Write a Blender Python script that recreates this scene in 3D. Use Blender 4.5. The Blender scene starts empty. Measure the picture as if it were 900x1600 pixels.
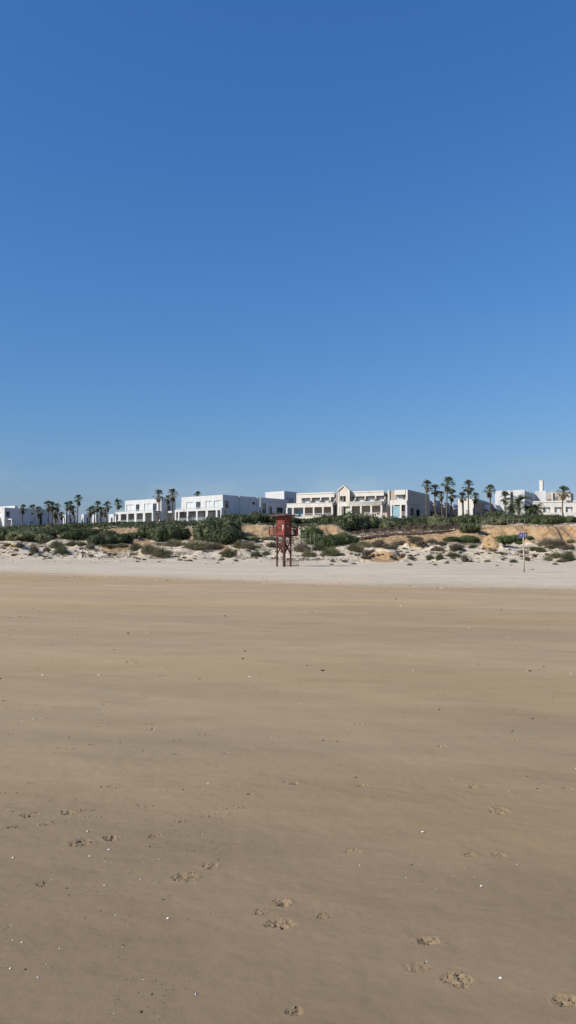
import bpy, bmesh, math, random
import numpy as np
from mathutils import Vector, Matrix, noise as mnoise
R = math.radians
S = bpy.context.scene
col = S.collection

# ------------------------------------------------------------------ camera
EYE = 1.65
TH = R(2.77)
FPX = 1200.0
cd = bpy.data.cameras.new('camera'); cam = bpy.data.objects.new('camera', cd); col.objects.link(cam)
cam.location = (0, 0, EYE); cam.rotation_euler = (R(90) + TH, 0, 0)
cd.sensor_fit = 'VERTICAL'; cd.sensor_height = 24.0; cd.lens = 24.0 * FPX / 1600.0
cd.clip_start = 0.05; cd.clip_end = 20000
S.camera = cam

# ------------------------------------------------------------------ light
SUN_EL, SUN_AZ = R(36), math.atan2(-0.88, -0.47)       # azimuth: x = sin, y = cos (towards the sun)
W = bpy.data.worlds.new('World'); S.world = W; W.use_nodes = True
nt = W.node_tree; nt.nodes.clear()
out = nt.nodes.new('ShaderNodeOutputWorld'); bg = nt.nodes.new('ShaderNodeBackground')
sky = nt.nodes.new('ShaderNodeTexSky'); sky.sky_type = 'NISHITA'; sky.sun_disc = False
sky.sun_elevation = SUN_EL; sky.sun_rotation = SUN_AZ
sky.altitude = 0; sky.air_density = 1.5; sky.dust_density = 0.5; sky.ozone_density = 6.0
EXPO = 0.70
# colour grade of the sky dome (deep polarised-looking blue, even horizon)
sep = nt.nodes.new('ShaderNodeSeparateColor'); cmb = nt.nodes.new('ShaderNodeCombineColor')
nt.links.new(sky.outputs[0], sep.inputs[0])
for i, (pw, k) in enumerate(((1.16, .677), (.88, .694), (.69, .921))):
    a = nt.nodes.new('ShaderNodeMath'); a.operation = 'POWER'; a.inputs[1].default_value = pw
    b = nt.nodes.new('ShaderNodeMath'); b.operation = 'MULTIPLY'; b.inputs[1].default_value = k * .105 ** pw / (.1 * 2 ** EXPO)
    nt.links.new(sep.outputs[i], a.inputs[0]); nt.links.new(a.outputs[0], b.inputs[0]); nt.links.new(b.outputs[0], cmb.inputs[i])
bg.inputs['Strength'].default_value = 0.1
# a few faint wisps low over the coast
tcw = nt.nodes.new('ShaderNodeTexCoord'); mpw = nt.nodes.new('ShaderNodeMapping'); mpw.inputs['Scale'].default_value = (1, 1, 2.2)
nw = nt.nodes.new('ShaderNodeTexNoise'); nw.inputs['Scale'].default_value = 9; nw.inputs['Detail'].default_value = 5
nt.links.new(tcw.outputs['Generated'], mpw.inputs[0]); nt.links.new(mpw.outputs[0], nw.inputs['Vector'])
sw = nt.nodes.new('ShaderNodeSeparateXYZ'); nt.links.new(tcw.outputs['Generated'], sw.inputs[0])
m1 = nt.nodes.new('ShaderNodeMapRange'); m1.inputs[1].default_value = .52; m1.inputs[2].default_value = .72; m1.inputs[4].default_value = .22; nt.links.new(nw.outputs['Fac'], m1.inputs[0])
m2 = nt.nodes.new('ShaderNodeMapRange'); m2.inputs[1].default_value = .115; m2.inputs[2].default_value = .06; nt.links.new(sw.outputs[2], m2.inputs[0])
mm = nt.nodes.new('ShaderNodeMath'); mm.operation = 'MULTIPLY'; nt.links.new(m1.outputs[0], mm.inputs[0]); nt.links.new(m2.outputs[0], mm.inputs[1])
mxw = nt.nodes.new('ShaderNodeMix'); mxw.data_type = 'RGBA'; mxw.inputs[7].default_value = (4.2, 4.5, 4.9, 1)
nt.links.new(mm.outputs[0], mxw.inputs[0]); nt.links.new(cmb.outputs[0], mxw.inputs[6]); nt.links.new(mxw.outputs[2], bg.inputs[0]); nt.links.new(bg.outputs[0], out.inputs[0])
sl = bpy.data.lights.new('sun', 'SUN'); sl.energy = 3.4; sl.angle = R(0.53); sl.color = (1.0, 0.93, 0.82)
so = bpy.data.objects.new('sun', sl); col.objects.link(so)
sv = Vector((math.sin(SUN_AZ) * math.cos(SUN_EL), math.cos(SUN_AZ) * math.cos(SUN_EL), math.sin(SUN_EL)))
so.rotation_euler = sv.to_track_quat('Z', 'Y').to_euler(); so.location = (0, -20, 40)
S.view_settings.view_transform = 'Standard'; S.view_settings.look = 'None'
S.view_settings.exposure = EXPO; S.view_settings.gamma = 1.0
S.render.engine = 'CYCLES'

# ------------------------------------------------------------------ helpers
def rayk(py):
    v = (800.0 - py) / FPX
    return (math.sin(TH) + v * math.cos(TH)) / (math.cos(TH) - v * math.sin(TH))
def zat(py, Y): return EYE + Y * rayk(py)
def at(px, py, Y):
    v = (800.0 - py) / FPX
    return Vector(((px - 450) / FPX / (math.cos(TH) - v * math.sin(TH)) * Y, Y, zat(py, Y)))
def ground(px, py):
    """point of the flat beach seen at this pixel"""
    Y = -EYE / rayk(py); return at(px, py, Y)

def tag(o, label=None, cat=None, group=None, kind=None):
    if label: o['label'] = label
    if cat: o['category'] = cat
    if group: o['group'] = group
    if kind: o['kind'] = kind
    return o
def empty(name, loc, rz=0.0):
    o = bpy.data.objects.new(name, None); col.objects.link(o)
    o.location = loc; o.rotation_euler = (0, 0, rz); o.empty_display_size = .2
    return o

class MB:
    """collects shapes into one mesh"""
    def __init__(s): s.v = []; s.f = []
    def add(s, vs, fs):
        n = len(s.v); s.v.extend([tuple(p) for p in vs]); s.f.extend([tuple(i + n for i in f) for f in fs])
    def hexa(s, p):
        s.add(p, [(0, 3, 2, 1), (4, 5, 6, 7), (0, 1, 5, 4), (1, 2, 6, 5), (2, 3, 7, 6), (3, 0, 4, 7)])
    def box(s, x0, x1, y0, y1, z0, z1, T=None):
        p = [(x0, y0, z0), (x1, y0, z0), (x1, y1, z0), (x0, y1, z0), (x0, y0, z1), (x1, y0, z1), (x1, y1, z1), (x0, y1, z1)]
        if T: p = [T(*q) for q in p]
        s.hexa(p)
    def bar(s, a, b, w, h=None):
        a = Vector(a); b = Vector(b); h = h or w
        d = (b - a).normalized(); up = Vector((0, 0, 1)) if abs(d.z) < .95 else Vector((1, 0, 0))
        r = d.cross(up).normalized() * w / 2; u = r.cross(d).normalized() * h / 2
        s.hexa([a - r - u, a + r - u, b + r - u, b - r - u, a - r + u, a + r + u, b + r + u, b - r + u])
    def tube(s, pts, rad, n=7, cap=True):
        pts = [Vector(p) for p in pts]; k = len(pts); vs = []
        if not hasattr(rad, '__len__'): rad = [rad] * k
        for i, p in enumerate(pts):
            d = (pts[min(i + 1, k - 1)] - pts[max(i - 1, 0)]).normalized()
            a = Vector((1, 0, 0)) if abs(d.x) < .9 else Vector((0, 1, 0))
            r = d.cross(a).normalized(); q = d.cross(r)
            for j in range(n):
                t = 2 * math.pi * j / n; vs.append(p + (r * math.cos(t) + q * math.sin(t)) * rad[i])
        fs = [(i * n + j, i * n + (j + 1) % n, (i + 1) * n + (j + 1) % n, (i + 1) * n + j) for i in range(k - 1) for j in range(n)]
        if cap: fs += [tuple(range(n))[::-1], tuple(range((k - 1) * n, k * n))]
        s.add(vs, fs)
    def mesh(s, name, mat, smooth=False, recalc=True):
        m = bpy.data.meshes.new(name); m.from_pydata(s.v, [], s.f); m.update()
        if recalc:
            bm = bmesh.new(); bm.from_mesh(m); bmesh.ops.recalc_face_normals(bm, faces=bm.faces); bm.to_mesh(m); bm.free()
        if mat: m.materials.append(mat)
        if smooth: m.polygons.foreach_set('use_smooth', [True] * len(m.polygons))
        return m
    def build(s, name, mat, parent=None, smooth=False, bevel=0, recalc=True):
        m = s.mesh(name, mat, smooth, recalc)
        o = bpy.data.objects.new(name, m); col.objects.link(o)
        if parent: 
            o.parent = parent
        if bevel:
            b = o.modifiers.new('b', 'BEVEL'); b.width = bevel; b.segments = 2; b.limit_method = 'ANGLE'
        return o

# ---- materials
def new_mat(name):
    m = bpy.data.materials.new(name); m.use_nodes = True; t = m.node_tree; t.nodes.clear()
    o = t.nodes.new('ShaderNodeOutputMaterial'); p = t.nodes.new('ShaderNodeBsdfPrincipled')
    t.links.new(p.outputs[0], o.inputs[0]); return m, t, p
def N(t, typ, **kw):
    n = t.nodes.new(typ)
    for k, v in kw.items():
        if k.startswith('i_'): n.inputs[k[2:].replace('_', ' ')].default_value = v
        elif k.startswith('n'): n.inputs[int(k[1:])].default_value = v
        else: setattr(n, k, v)
    return n
def mixc(t, fac, a, b, mode='MIX'):
    n = t.nodes.new('ShaderNodeMix'); n.data_type = 'RGBA'; n.blend_type = mode
    for i, v in ((0, fac), (6, a), (7, b)):
        if hasattr(v, 'node'): t.links.new(v, n.inputs[i])
        elif i == 0: n.inputs[0].default_value = v
        else: n.inputs[i].default_value = (*v, 1) if len(v) == 3 else v
    return n.outputs[2]
def math_n(t, op, a, b=None, c=None, clamp=False):
    n = t.nodes.new('ShaderNodeMath'); n.operation = op; n.use_clamp = clamp
    for i, v in enumerate((a, b, c)):
        if v is None: continue
        if hasattr(v, 'node'): t.links.new(v, n.inputs[i])
        else: n.inputs[i].default_value = v
    return n.outputs[0]
def noise_n(t, vec, scale, detail=4, rough=.55, sc=None):
    if sc:
        mp = t.nodes.new('ShaderNodeMapping'); mp.inputs['Scale'].default_value = sc
        t.links.new(vec, mp.inputs[0]); vec = mp.outputs[0]
    n = t.nodes.new('ShaderNodeTexNoise'); n.inputs['Scale'].default_value = scale
    n.inputs['Detail'].default_value = detail; n.inputs['Roughness'].default_value = rough
    t.links.new(vec, n.inputs['Vector']); return n.outputs['Fac']
def ramp(t, v, a, b, x=0.0, y=1.0):
    n = t.nodes.new('ShaderNodeMapRange'); n.inputs[1].default_value = a; n.inputs[2].default_value = b
    n.inputs[3].default_value = x; n.inputs[4].default_value = y; n.interpolation_type = 'SMOOTHSTEP'
    t.links.new(v, n.inputs[0]); return n.outputs[0]

def simple(name, c, rough=.7, var=.12, scale=3.0, spec=.3, metal=0.0, bump=0.0):
    m, t, p = new_mat(name)
    tc = t.nodes.new('ShaderNodeTexCoord')
    f = noise_n(t, tc.outputs['Object'], scale, 5, .6)
    k = ramp(t, f, .3, .7)
    c2 = tuple(x * (1 - var) for x in c); c1 = tuple(min(1, x * (1 + var * .5)) for x in c)
    t.links.new(mixc(t, k, c2, c1), p.inputs['Base Color'])
    p.inputs['Roughness'].default_value = rough; p.inputs['Specular IOR Level'].default_value = spec
    p.inputs['Metallic'].default_value = metal
    if bump:
        b = t.nodes.new('ShaderNodeBump'); b.inputs['Strength'].default_value = bump; b.inputs['Distance'].default_value = .02
        t.links.new(f, b.inputs['Height']); t.links.new(b.outputs[0], p.inputs['Normal'])
    return m
def plaster(name, c, dirt=.12):
    m, t, p = new_mat(name)
    g = t.nodes.new('ShaderNodeNewGeometry')
    f = noise_n(t, g.outputs['Position'], 1.0, 5, .6, (.9, .9, .18))
    f2 = noise_n(t, g.outputs['Position'], .35, 4, .6)
    k = math_n(t, 'MULTIPLY', ramp(t, f, .42, .72), ramp(t, f2, .35, .65))
    t.links.new(mixc(t, k, c, tuple(x * (1 - dirt * q) for x, q in zip(c, (1.6, 1.8, 2.2)))), p.inputs['Base Color'])
    p.inputs['Roughness'].default_value = .85; p.inputs['Specular IOR Level'].default_value = .2
    return m
def leafmat(name, c1, c2, rough=.6, spec=.25, trans=.25):
    m, t, p = new_mat(name)
    g = t.nodes.new('ShaderNodeNewGeometry'); oi = t.nodes.new('ShaderNodeObjectInfo')
    f = noise_n(t, g.outputs['Position'], 1.3, 3, .6)
    k = ramp(t, f, .35, .65)
    a = mixc(t, k, c1, c2)
    rnd = ramp(t, g.outputs['Random Per Island'], 0, 1, .7, 1.35)
    rb = ramp(t, oi.outputs['Random'], 0, 1, .72, 1.3)
    mu = t.nodes.new('ShaderNodeVectorMath'); mu.operation = 'SCALE'
    t.links.new(a, mu.inputs[0]); t.links.new(math_n(t, 'MULTIPLY', rnd, rb), mu.inputs['Scale'])
    t.links.new(mu.outputs[0], p.inputs['Base Color'])
    p.inputs['Roughness'].default_value = rough; p.inputs['Specular IOR Level'].default_value = spec
    if trans:
        tr = t.nodes.new('ShaderNodeBsdfTranslucent'); mx = t.nodes.new('ShaderNodeMixShader'); mx.inputs[0].default_value = trans
        t.links.new(mu.outputs[0], tr.inputs[0]); t.links.new(p.outputs[0], mx.inputs[1]); t.links.new(tr.outputs[0], mx.inputs[2])
        o = [n for n in t.nodes if n.type == 'OUTPUT_MATERIAL'][0]; t.links.new(mx.outputs[0], o.inputs[0])
    return m

# ---- numpy value noise
_rs = np.random.RandomState(7); _P = _rs.rand(512, 512)
def vn(x, y):
    xi = np.floor(x).astype(int); yi = np.floor(y).astype(int); fx = x - xi; fy = y - yi
    fx = fx * fx * fx * (fx * (fx * 6 - 15) + 10); fy = fy * fy * fy * (fy * (fy * 6 - 15) + 10)
    a = _P[xi & 511, yi & 511]; b = _P[(xi + 1) & 511, yi & 511]; c = _P[xi & 511, (yi + 1) & 511]; d = _P[(xi + 1) & 511, (yi + 1) & 511]
    return ((a * (1 - fx) + b * fx) * (1 - fy) + (c * (1 - fx) + d * fx) * fy) * 2 - 1
def fbm(x, y, o=4, g=.5):
    x = np.asarray(x, float); y = np.asarray(y, float)
    s = 0; a = 1; n = 0
    for i in range(o):
        s = s + a * vn(x * 2 ** i + 37.3 * i + 900, y * 2 ** i + 11.7 * i + 900); n += a; a *= g
    return s / n
def sst(x, a, b):
    t = np.clip((x - a) / (b - a), 0, 1); return t * t * (3 - 2 * t)

# ------------------------------------------------------------------ terrain heights
COLS = {
 -500: [(88, 880), (100, 864), (108, 854), (118, 846), (126, 840), (150, 832), (200, 824)],
 0:   [(88, 878), (97, 866), (104, 855), (112, 848), (126, 841), (150, 832), (200, 824)],
 100: [(88, 878), (98, 866), (106, 855), (114, 847), (128, 841), (150, 831), (200, 820)],
 200: [(88, 879), (98, 868), (109, 858), (119, 848), (130, 839), (140, 833), (146, 826), (170, 822), (200, 817)],
 290: [(88, 880), (99, 867), (111, 856), (122, 847), (132, 840), (146, 829), (170, 821), (200, 815)],
 340: [(88, 880), (99, 867), (111, 857), (122, 848), (135, 840), (150, 832), (170, 822), (200, 814)],
 380: [(88, 880), (102, 867), (114, 854), (124, 845), (131, 840), (141, 823), (160, 818), (200, 812)],
 430: [(88, 880), (102, 867), (114, 854), (124, 844), (131, 839), (141, 822), (160, 818), (200, 812)],
 470: [(88, 881), (104, 867), (116, 855), (126, 847), (136, 838), (142, 825), (160, 819), (200, 812)],
 520: [(88, 882), (104, 868), (116, 856), (124, 849), (134, 838), (140, 823), (160, 818), (200, 812)],
 555: [(88, 882), (104, 868), (115, 856), (124, 848), (135, 839), (150, 831), (170, 821), (200, 812)],
 620: [(88, 882), (104, 868), (114, 856), (122, 848), (129, 840), (136, 833), (150, 827), (170, 820), (200, 812)],
 690: [(88, 883), (104, 868), (114, 856), (122, 847), (129, 838), (137, 832), (150, 826), (170, 820), (200, 812)],
 740: [(88, 883), (102, 870), (113, 857), (121, 848), (125, 842), (131, 825), (140, 821), (170, 816), (200, 811)],
 800: [(88, 883), (102, 871), (112, 858), (120, 850), (123, 846), (129, 823), (140, 820), (170, 816), (200, 811)],
 860: [(88, 884), (102, 872), (111, 860), (117, 853), (120, 848), (124, 824), (140, 820), (170, 815), (200, 811)],
 900: [(88, 884), (102, 872), (110, 862), (116, 853), (119, 848), (123, 822), (140, 819), (170, 815), (200, 811)],
 1500: [(88, 884), (102, 872), (110, 862), (116, 853), (119, 848), (123, 822), (140, 819), (170, 815), (200, 811)],
}
_ck = sorted(COLS)
_cY = {k: ([80.0] + [a for a, b in COLS[k]], [-.35] + [zat(b, a) for a, b in COLS[k]]) for k in _ck}
MOUNDS = [(600, 873, 2.6, 1.6, 1.3), (766, 857, 1.5, 1.3, 2.0), (650, 857, 1.7, 1.5, 1.1), (182, 861, 2.0, 1.3, .7),
          (706, 862, 1.5, 1.3, .8), (683, 862, 1.4, 1.2, .7), (590, 858, 1.6, 1.3, .6), (30, 859, 1.8, 1.4, .7), (130, 858, 1.8, 1.4, .5),
          (870, 868, 1.6, 1.4, .7), (240, 866, 2.0, 1.5, .6), (720, 873, 1.2, 1, .5), (500, 866, 2, 1.4, .5), (420, 850, 1.8, 1.3, .6)]
_mw = None
def base_h(x, y):
    x = np.asarray(x, float); y = np.asarray(y, float)
    px = 450 + FPX * x / np.maximum(y, 1)
    g = 1.7 * fbm(x / 5.0, y / 30.0, 3) + 1.7 * fbm(x / 1.5 + 50, y / 14.0, 3)
    yy = y + g * sst(y, 100, 118)
    z = np.zeros_like(x)
    zs = [np.interp(yy, *_cY[k]) for k in _ck]
    for i in range(len(_ck) - 1):
        a, b = _ck[i], _ck[i + 1]
        m = (px >= a) & (px < b) if i < len(_ck) - 2 else (px >= a)
        if i == 0: m = px < b
        t = sst(px, a, b); z = np.where(m, zs[i] * (1 - t) + zs[i + 1] * t, z)
    return z
def hgt(x, y):
    global _mw
    x = np.asarray(x, float); y = np.asarray(y, float)
    z = base_h(x, y)
    if _mw is None:
        _mw = []
        for (px, py, rx, ry, h) in MOUNDS:
            Y = ysolve(px, py, base_h); _mw.append(((px - 450) / FPX * Y, Y, rx, ry, h))
    for (mx, my, rx, ry, h) in _mw:
        d = np.sqrt(((x - mx) / rx) ** 2 + ((y - my) / ry) ** 2) * (1 + .7 * fbm(x / .9 + mx, y / .9, 3))
        z = z + h * np.clip(1 - d ** 1.5, 0, 1)
    act = sst(y, 88, 98) * (1 - sst(y, 180, 205))
    z = z + act * ((.34 + .2 * (1 - sst(y, 118, 128))) * fbm(x / 2.8, y / 2.8, 4) + .16 * np.abs(fbm(x / 1.1 + 9, y / 1.1, 3)))
    z = z + .06 * fbm(x / 4, y / 4, 3) * sst(y, 82, 88)
    return z
def ysolve(px, py, fn=None):
    ys = np.arange(84, 200, .25); xs = (px - 450) / FPX * ys
    z = (fn or hgt)(xs, ys); k = (z - EYE) / ys
    idx = np.where(k >= rayk(py))[0]
    return float(ys[idx[0]]) if len(idx) else 199.0
def hz(x, y): return float(hgt(np.array([x]), np.array([y]))[0])

def grid_mesh(name, xs, ys, zf, mat, attrs=None):
    X, Y = np.meshgrid(xs, ys); Z = zf(X, Y)
    nx, ny = len(xs), len(ys)
    co = np.stack([X, Y, Z], -1).reshape(-1, 3).astype(np.float32)
    m = bpy.data.meshes.new(name); m.vertices.add(nx * ny); m.vertices.foreach_set('co', co.ravel())
    i = np.arange((nx - 1) * (ny - 1)); r = i // (nx - 1); c = i % (nx - 1); a = r * nx + c
    q = np.stack([a, a + 1, a + nx + 1, a + nx], -1).astype(np.int32)
    m.loops.add(q.size); m.loops.foreach_set('vertex_index', q.ravel())
    m.polygons.add(len(q)); m.polygons.foreach_set('loop_start', np.arange(len(q), dtype=np.int32) * 4)
    try: m.polygons.foreach_set('loop_total', np.full(len(q), 4, dtype=np.int32))
    except Exception: pass
    m.polygons.foreach_set('use_smooth', np.ones(len(q), dtype=bool))
    m.update(calc_edges=True)
    if attrs:
        for an, fn in attrs.items():
            at_ = m.attributes.new(an, 'FLOAT', 'POINT'); at_.data.foreach_set('value', fn(X, Y, Z).astype(np.float32).ravel())
    m.materials.append(mat)
    o = bpy.data.objects.new(name, m); col.objects.link(o); tag(o, kind='structure')
    return o

# ------------------------------------------------------------------ sand material (beach and dunes share it)
def sand_mat(name, dune):
    m, t, p = new_mat(name)
    g = t.nodes.new('ShaderNodeNewGeometry'); P = g.outputs['Position']
    sx = t.nodes.new('ShaderNodeSeparateXYZ'); t.links.new(P, sx.inputs[0])
    X, Y = sx.outputs[0], sx.outputs[1]
    # damp sand near the water line drying landward; broad streaks parallel to the shore
    st = noise_n(t, P, .32, 5, .55, (.28, 1.0, 1)); st2 = noise_n(t, P, 1.9, 4, .6, (.35, 1.0, 1))
    st3 = noise_n(t, P, .09, 4, .5, (.35, 1.0, 1))
    dist = math_n(t, 'ADD', Y, math_n(t, 'MULTIPLY', math_n(t, 'SUBTRACT', st, .5), 7.0))
    wet = mixc(t, ramp(t, dist, 1.5, 10), WET0, WET1)
    wet = mixc(t, ramp(t, dist, 9, 30), wet, WET2)
    wet = mixc(t, math_n(t, 'MULTIPLY', ramp(t, st3, .38, .62), .5), wet, mixc(t, 1.0, wet, (.80, .77, .75), 'MULTIPLY'))
    wet = mixc(t, ramp(t, st2, .35, .7, 0, .6), wet, mixc(t, 1.0, wet, (1.13, 1.12, 1.10), 'MULTIPLY'))
    mp_ = t.nodes.new('ShaderNodeMapping'); mp_.inputs['Rotation'].default_value = (0, 0, .35); t.links.new(P, mp_.inputs[0])
    st4 = noise_n(t, mp_.outputs[0], .55, 5, .55, (.3, 1.0, 1)); st5 = noise_n(t, mp_.outputs[0], 2.6, 4, .6, (.3, 1.0, 1))
    wet = mixc(t, ramp(t, st4, .40, .62, 0, .6), wet, mixc(t, 1.0, wet, (1.16, 1.16, 1.15), 'MULTIPLY'))
    wet = mixc(t, ramp(t, st5, .50, .70, 0, .5), wet, mixc(t, 1.0, wet, (.86, .84, .83), 'MULTIPLY'))
    wet = mixc(t, math_n(t, 'MULTIPLY', ramp(t, noise_n(t, P, .16, 4, .6, (.3, 1, 1)), .45, .6), .55), wet, mixc(t, 1.0, wet, (1.06, 1.0, .88), 'MULTIPLY'))
    sc_ = math_n(t, 'MULTIPLY', ramp(t, noise_n(t, P, 11, 3, .6, (.4, 1, 1)), .66, .72), ramp(t, noise_n(t, P, .8, 3, .6), .5, .62))
    wet = mixc(t, math_n(t, 'MULTIPLY', sc_, .4), wet, mixc(t, 1.0, wet, (.6, .58, .55), 'MULTIPLY'))
    # edge of the dry sand: a slanting line across the beach
    edge = math_n(t, 'ADD', math_n(t, 'ADD', Y, math_n(t, 'MULTIPLY', X, .55)), math_n(t, 'MULTIPLY', math_n(t, 'MINIMUM', X, 0.0), .30))
    edge = math_n(t, 'ADD', edge, math_n(t, 'MULTIPLY', math_n(t, 'SUBTRACT', noise_n(t, P, .5, 6, .6, (.3, 1, 1)), .5), 4.2))
    dryc = mixc(t, ramp(t, noise_n(t, P, .25, 5, .6, (.4, 1, 1)), .35, .65), DRY0, DRY1)
    dryc = mixc(t, ramp(t, noise_n(t, P, 2.0, 5, .7, (.25, 1, 1)), .5, .75, 0, .5), dryc, DRY2)
    f1 = math_n(t, 'ADD', ramp(t, edge, 33.0, 47.0, 0, .6), ramp(t, edge, 36.6, 39.4, 0, .4))
    base = mixc(t, f1, wet, dryc)
    trk = math_n(t, 'ADD', Y, math_n(t, 'MULTIPLY', noise_n(t, P, .35, 5, .6, (.3, 1, 1)), 3.0))
    for c_, w_, k_ in ((85.0, 1.0, .5), (81.2, .5, .3), (66.0, .5, .25), (74.5, .4, .2)):
        d_ = math_n(t, 'ABSOLUTE', math_n(t, 'SUBTRACT', trk, c_))
        base = mixc(t, ramp(t, d_, 0, w_, k_, 0), base, mixc(t, 1.0, base, (.62, .58, .52), 'MULTIPLY'))
    grain = noise_n(t, P, 260, 2, .7)
    base = mixc(t, ramp(t, grain, .25, .75, .0, .35), base, mixc(t, 1.0, base, (.72, .71, .70), 'MULTIPLY'))
    base = mixc(t, ramp(t, noise_n(t, P, 70, 3, .7), .42, .72, 0, .22), base, mixc(t, 1.0, base, (1.2, 1.2, 1.18), 'MULTIPLY'))
    base = mixc(t, ramp(t, noise_n(t, P, 26, 4, .7, (.6, 1, 1)), .50, .75, 0, .28), base, mixc(t, 1.0, base, (.74, .73, .72), 'MULTIPLY'))
    speck = t.nodes.new('ShaderNodeTexVoronoi'); speck.inputs['Scale'].default_value = 34; t.links.new(P, speck.inputs['Vector'])
    sp = math_n(t, 'LESS_THAN', speck.outputs['Distance'], .07)
    base = mixc(t, math_n(t, 'MULTIPLY', sp, .45), base, (.06, .05, .04))
    if dune:
        a = t.nodes.new('ShaderNodeAttribute'); a.attribute_name = 'ochre'
        o1 = mixc(t, ramp(t, noise_n(t, P, .7, 5, .65), .35, .65), OCH0, OCH1)
        o1 = mixc(t, ramp(t, noise_n(t, P, .9, 5, .6, (1, 1, .4)), .5, .72), o1, OCH2)
        fac = math_n(t, 'ADD', a.outputs['Fac'], math_n(t, 'MULTIPLY', math_n(t, 'SUBTRACT', noise_n(t, P, 1.1, 5, .6), .5), .9))
        base = mixc(t, ramp(t, fac, .35, .62), base, o1)
        a2 = t.nodes.new('ShaderNodeAttribute'); a2.attribute_name = 'litter'
        fac = math_n(t, 'ADD', a2.outputs['Fac'], math_n(t, 'MULTIPLY', math_n(t, 'SUBTRACT', noise_n(t, P, 1.6, 6, .7), .5), 1.3))
        base = mixc(t, ramp(t, fac, .50, .78, 0, .8), base, (.19, .155, .105))
    t.links.new(base, p.inputs['Base Color'])
    p.inputs['Specular IOR Level'].default_value = .06
    p.inputs['Roughness'].default_value = .9
    # relief: ripples and grains
    b1 = t.nodes.new('ShaderNodeBump'); b1.inputs['Strength'].default_value = .4; b1.inputs['Distance'].default_value = .010
    t.links.new(noise_n(t, P, 7, 6, .62, (.45, 1, 1)), b1.inputs['Height'])
    b2 = t.nodes.new('ShaderNodeBump'); b2.inputs['Strength'].default_value = .5; b2.inputs['Distance'].default_value = .0025
    t.links.new(noise_n(t, P, 95, 4, .75), b2.inputs['Height']); t.links.new(b1.outputs[0], b2.inputs['Normal'])
    b4 = t.nodes.new('ShaderNodeBump'); b4.inputs['Strength'].default_value = .7; b4.inputs['Distance'].default_value = .07
    t.links.new(math_n(t, 'MULTIPLY', f1, noise_n(t, P, 2.6, 6, .68, (.6, 1, 1))), b4.inputs['Height']); t.links.new(b2.outputs[0], b4.inputs['Normal'])
    last = b4
    if dune:
        b3 = t.nodes.new('ShaderNodeBump'); b3.inputs['Strength'].default_value = .8; b3.inputs['Distance'].default_value = .45
        t.links.new(noise_n(t, P, 1.2, 6, .65), b3.inputs['Height']); t.links.new(b4.outputs[0], b3.inputs['Normal']); last = b3
    t.links.new(last.outputs[0], p.inputs['Normal'])
    return m
WET0, WET1, WET2 = (.216, .158, .098), (.345, .268, .168), (.395, .296, .185)
DRY0, DRY1, DRY2 = (.50, .425, .315), (.58, .50, .385), (.40, .335, .24)
OCH0, OCH1, OCH2 = (.34, .22, .115), (.42, .305, .175), (.27, .13, .065)
M_SAND = sand_mat('beach sand', False); M_DUNE = sand_mat('dune sand', True)

# ------------------------------------------------------------------ beach sheet
rng = random.Random(3)
# prints and scuffs: (px, py, width px, height px, angle, depth m, slit)
PRINTS = [(713, 1531, 54, 22, -.15, .014, 0), (667, 1470, 50, 12, .1, .016, 1), (437, 1443, 54, 15, .05, .015, 0), (440, 1410, 34, 11, .1, .018, 1),
          (290, 1369, 46, 14, 0, .014, 0), (328, 1352, 30, 10, 0, .012, 1), (127, 1317, 42, 11, 0, .015, 0), (172, 1309, 30, 8, .1, .018, 1),
          (47, 1272, 34, 8, 0, .013, 0), (107, 1269, 24, 7, .1, .016, 1), (885, 1565, 44, 16, -.1, .02, 1), (460, 1582, 26, 9, .1, .014, 1),
          (548, 1328, 46, 6, -.1, .010, 1), (780, 1266, 34, 12, 0, .012, 0), (733, 1333, 30, 9, 0, .008, 0), (650, 1512, 44, 16, 0, .005, 0),
          (408, 1425, 26, 10, 0, .006, 0), (243, 1306, 30, 9, 0, .005, 0), (65, 1382, 20, 8, 0, .008, 0), (565, 1226, 26, 5, 0, .010, 1),
          (460, 1223, 16, 4, 0, .012, 1), (740, 1229, 20, 5, 0, .010, 0), (690, 1165, 18, 4, 0, .012, 0), (165, 1102, 14, 4, 0, .012, 0),
          (45, 1064, 26, 4, 0, .013, 0), (70, 1110, 14, 3, 0, .012, 0), (640, 1024, 14, 3, 0, .02, 0), (235, 1140, 14, 4, 0, .012, 0),
          (560, 1132, 22, 4, 0, .01, 0), (888, 1232, 22, 5, 0, .01, 0), (780, 1335, 30, 6, 0, .006, 1), (20, 1292, 20, 5, 0, .008, 0), (505, 1431, 26, 8, 0, .006, 0)]
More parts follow.
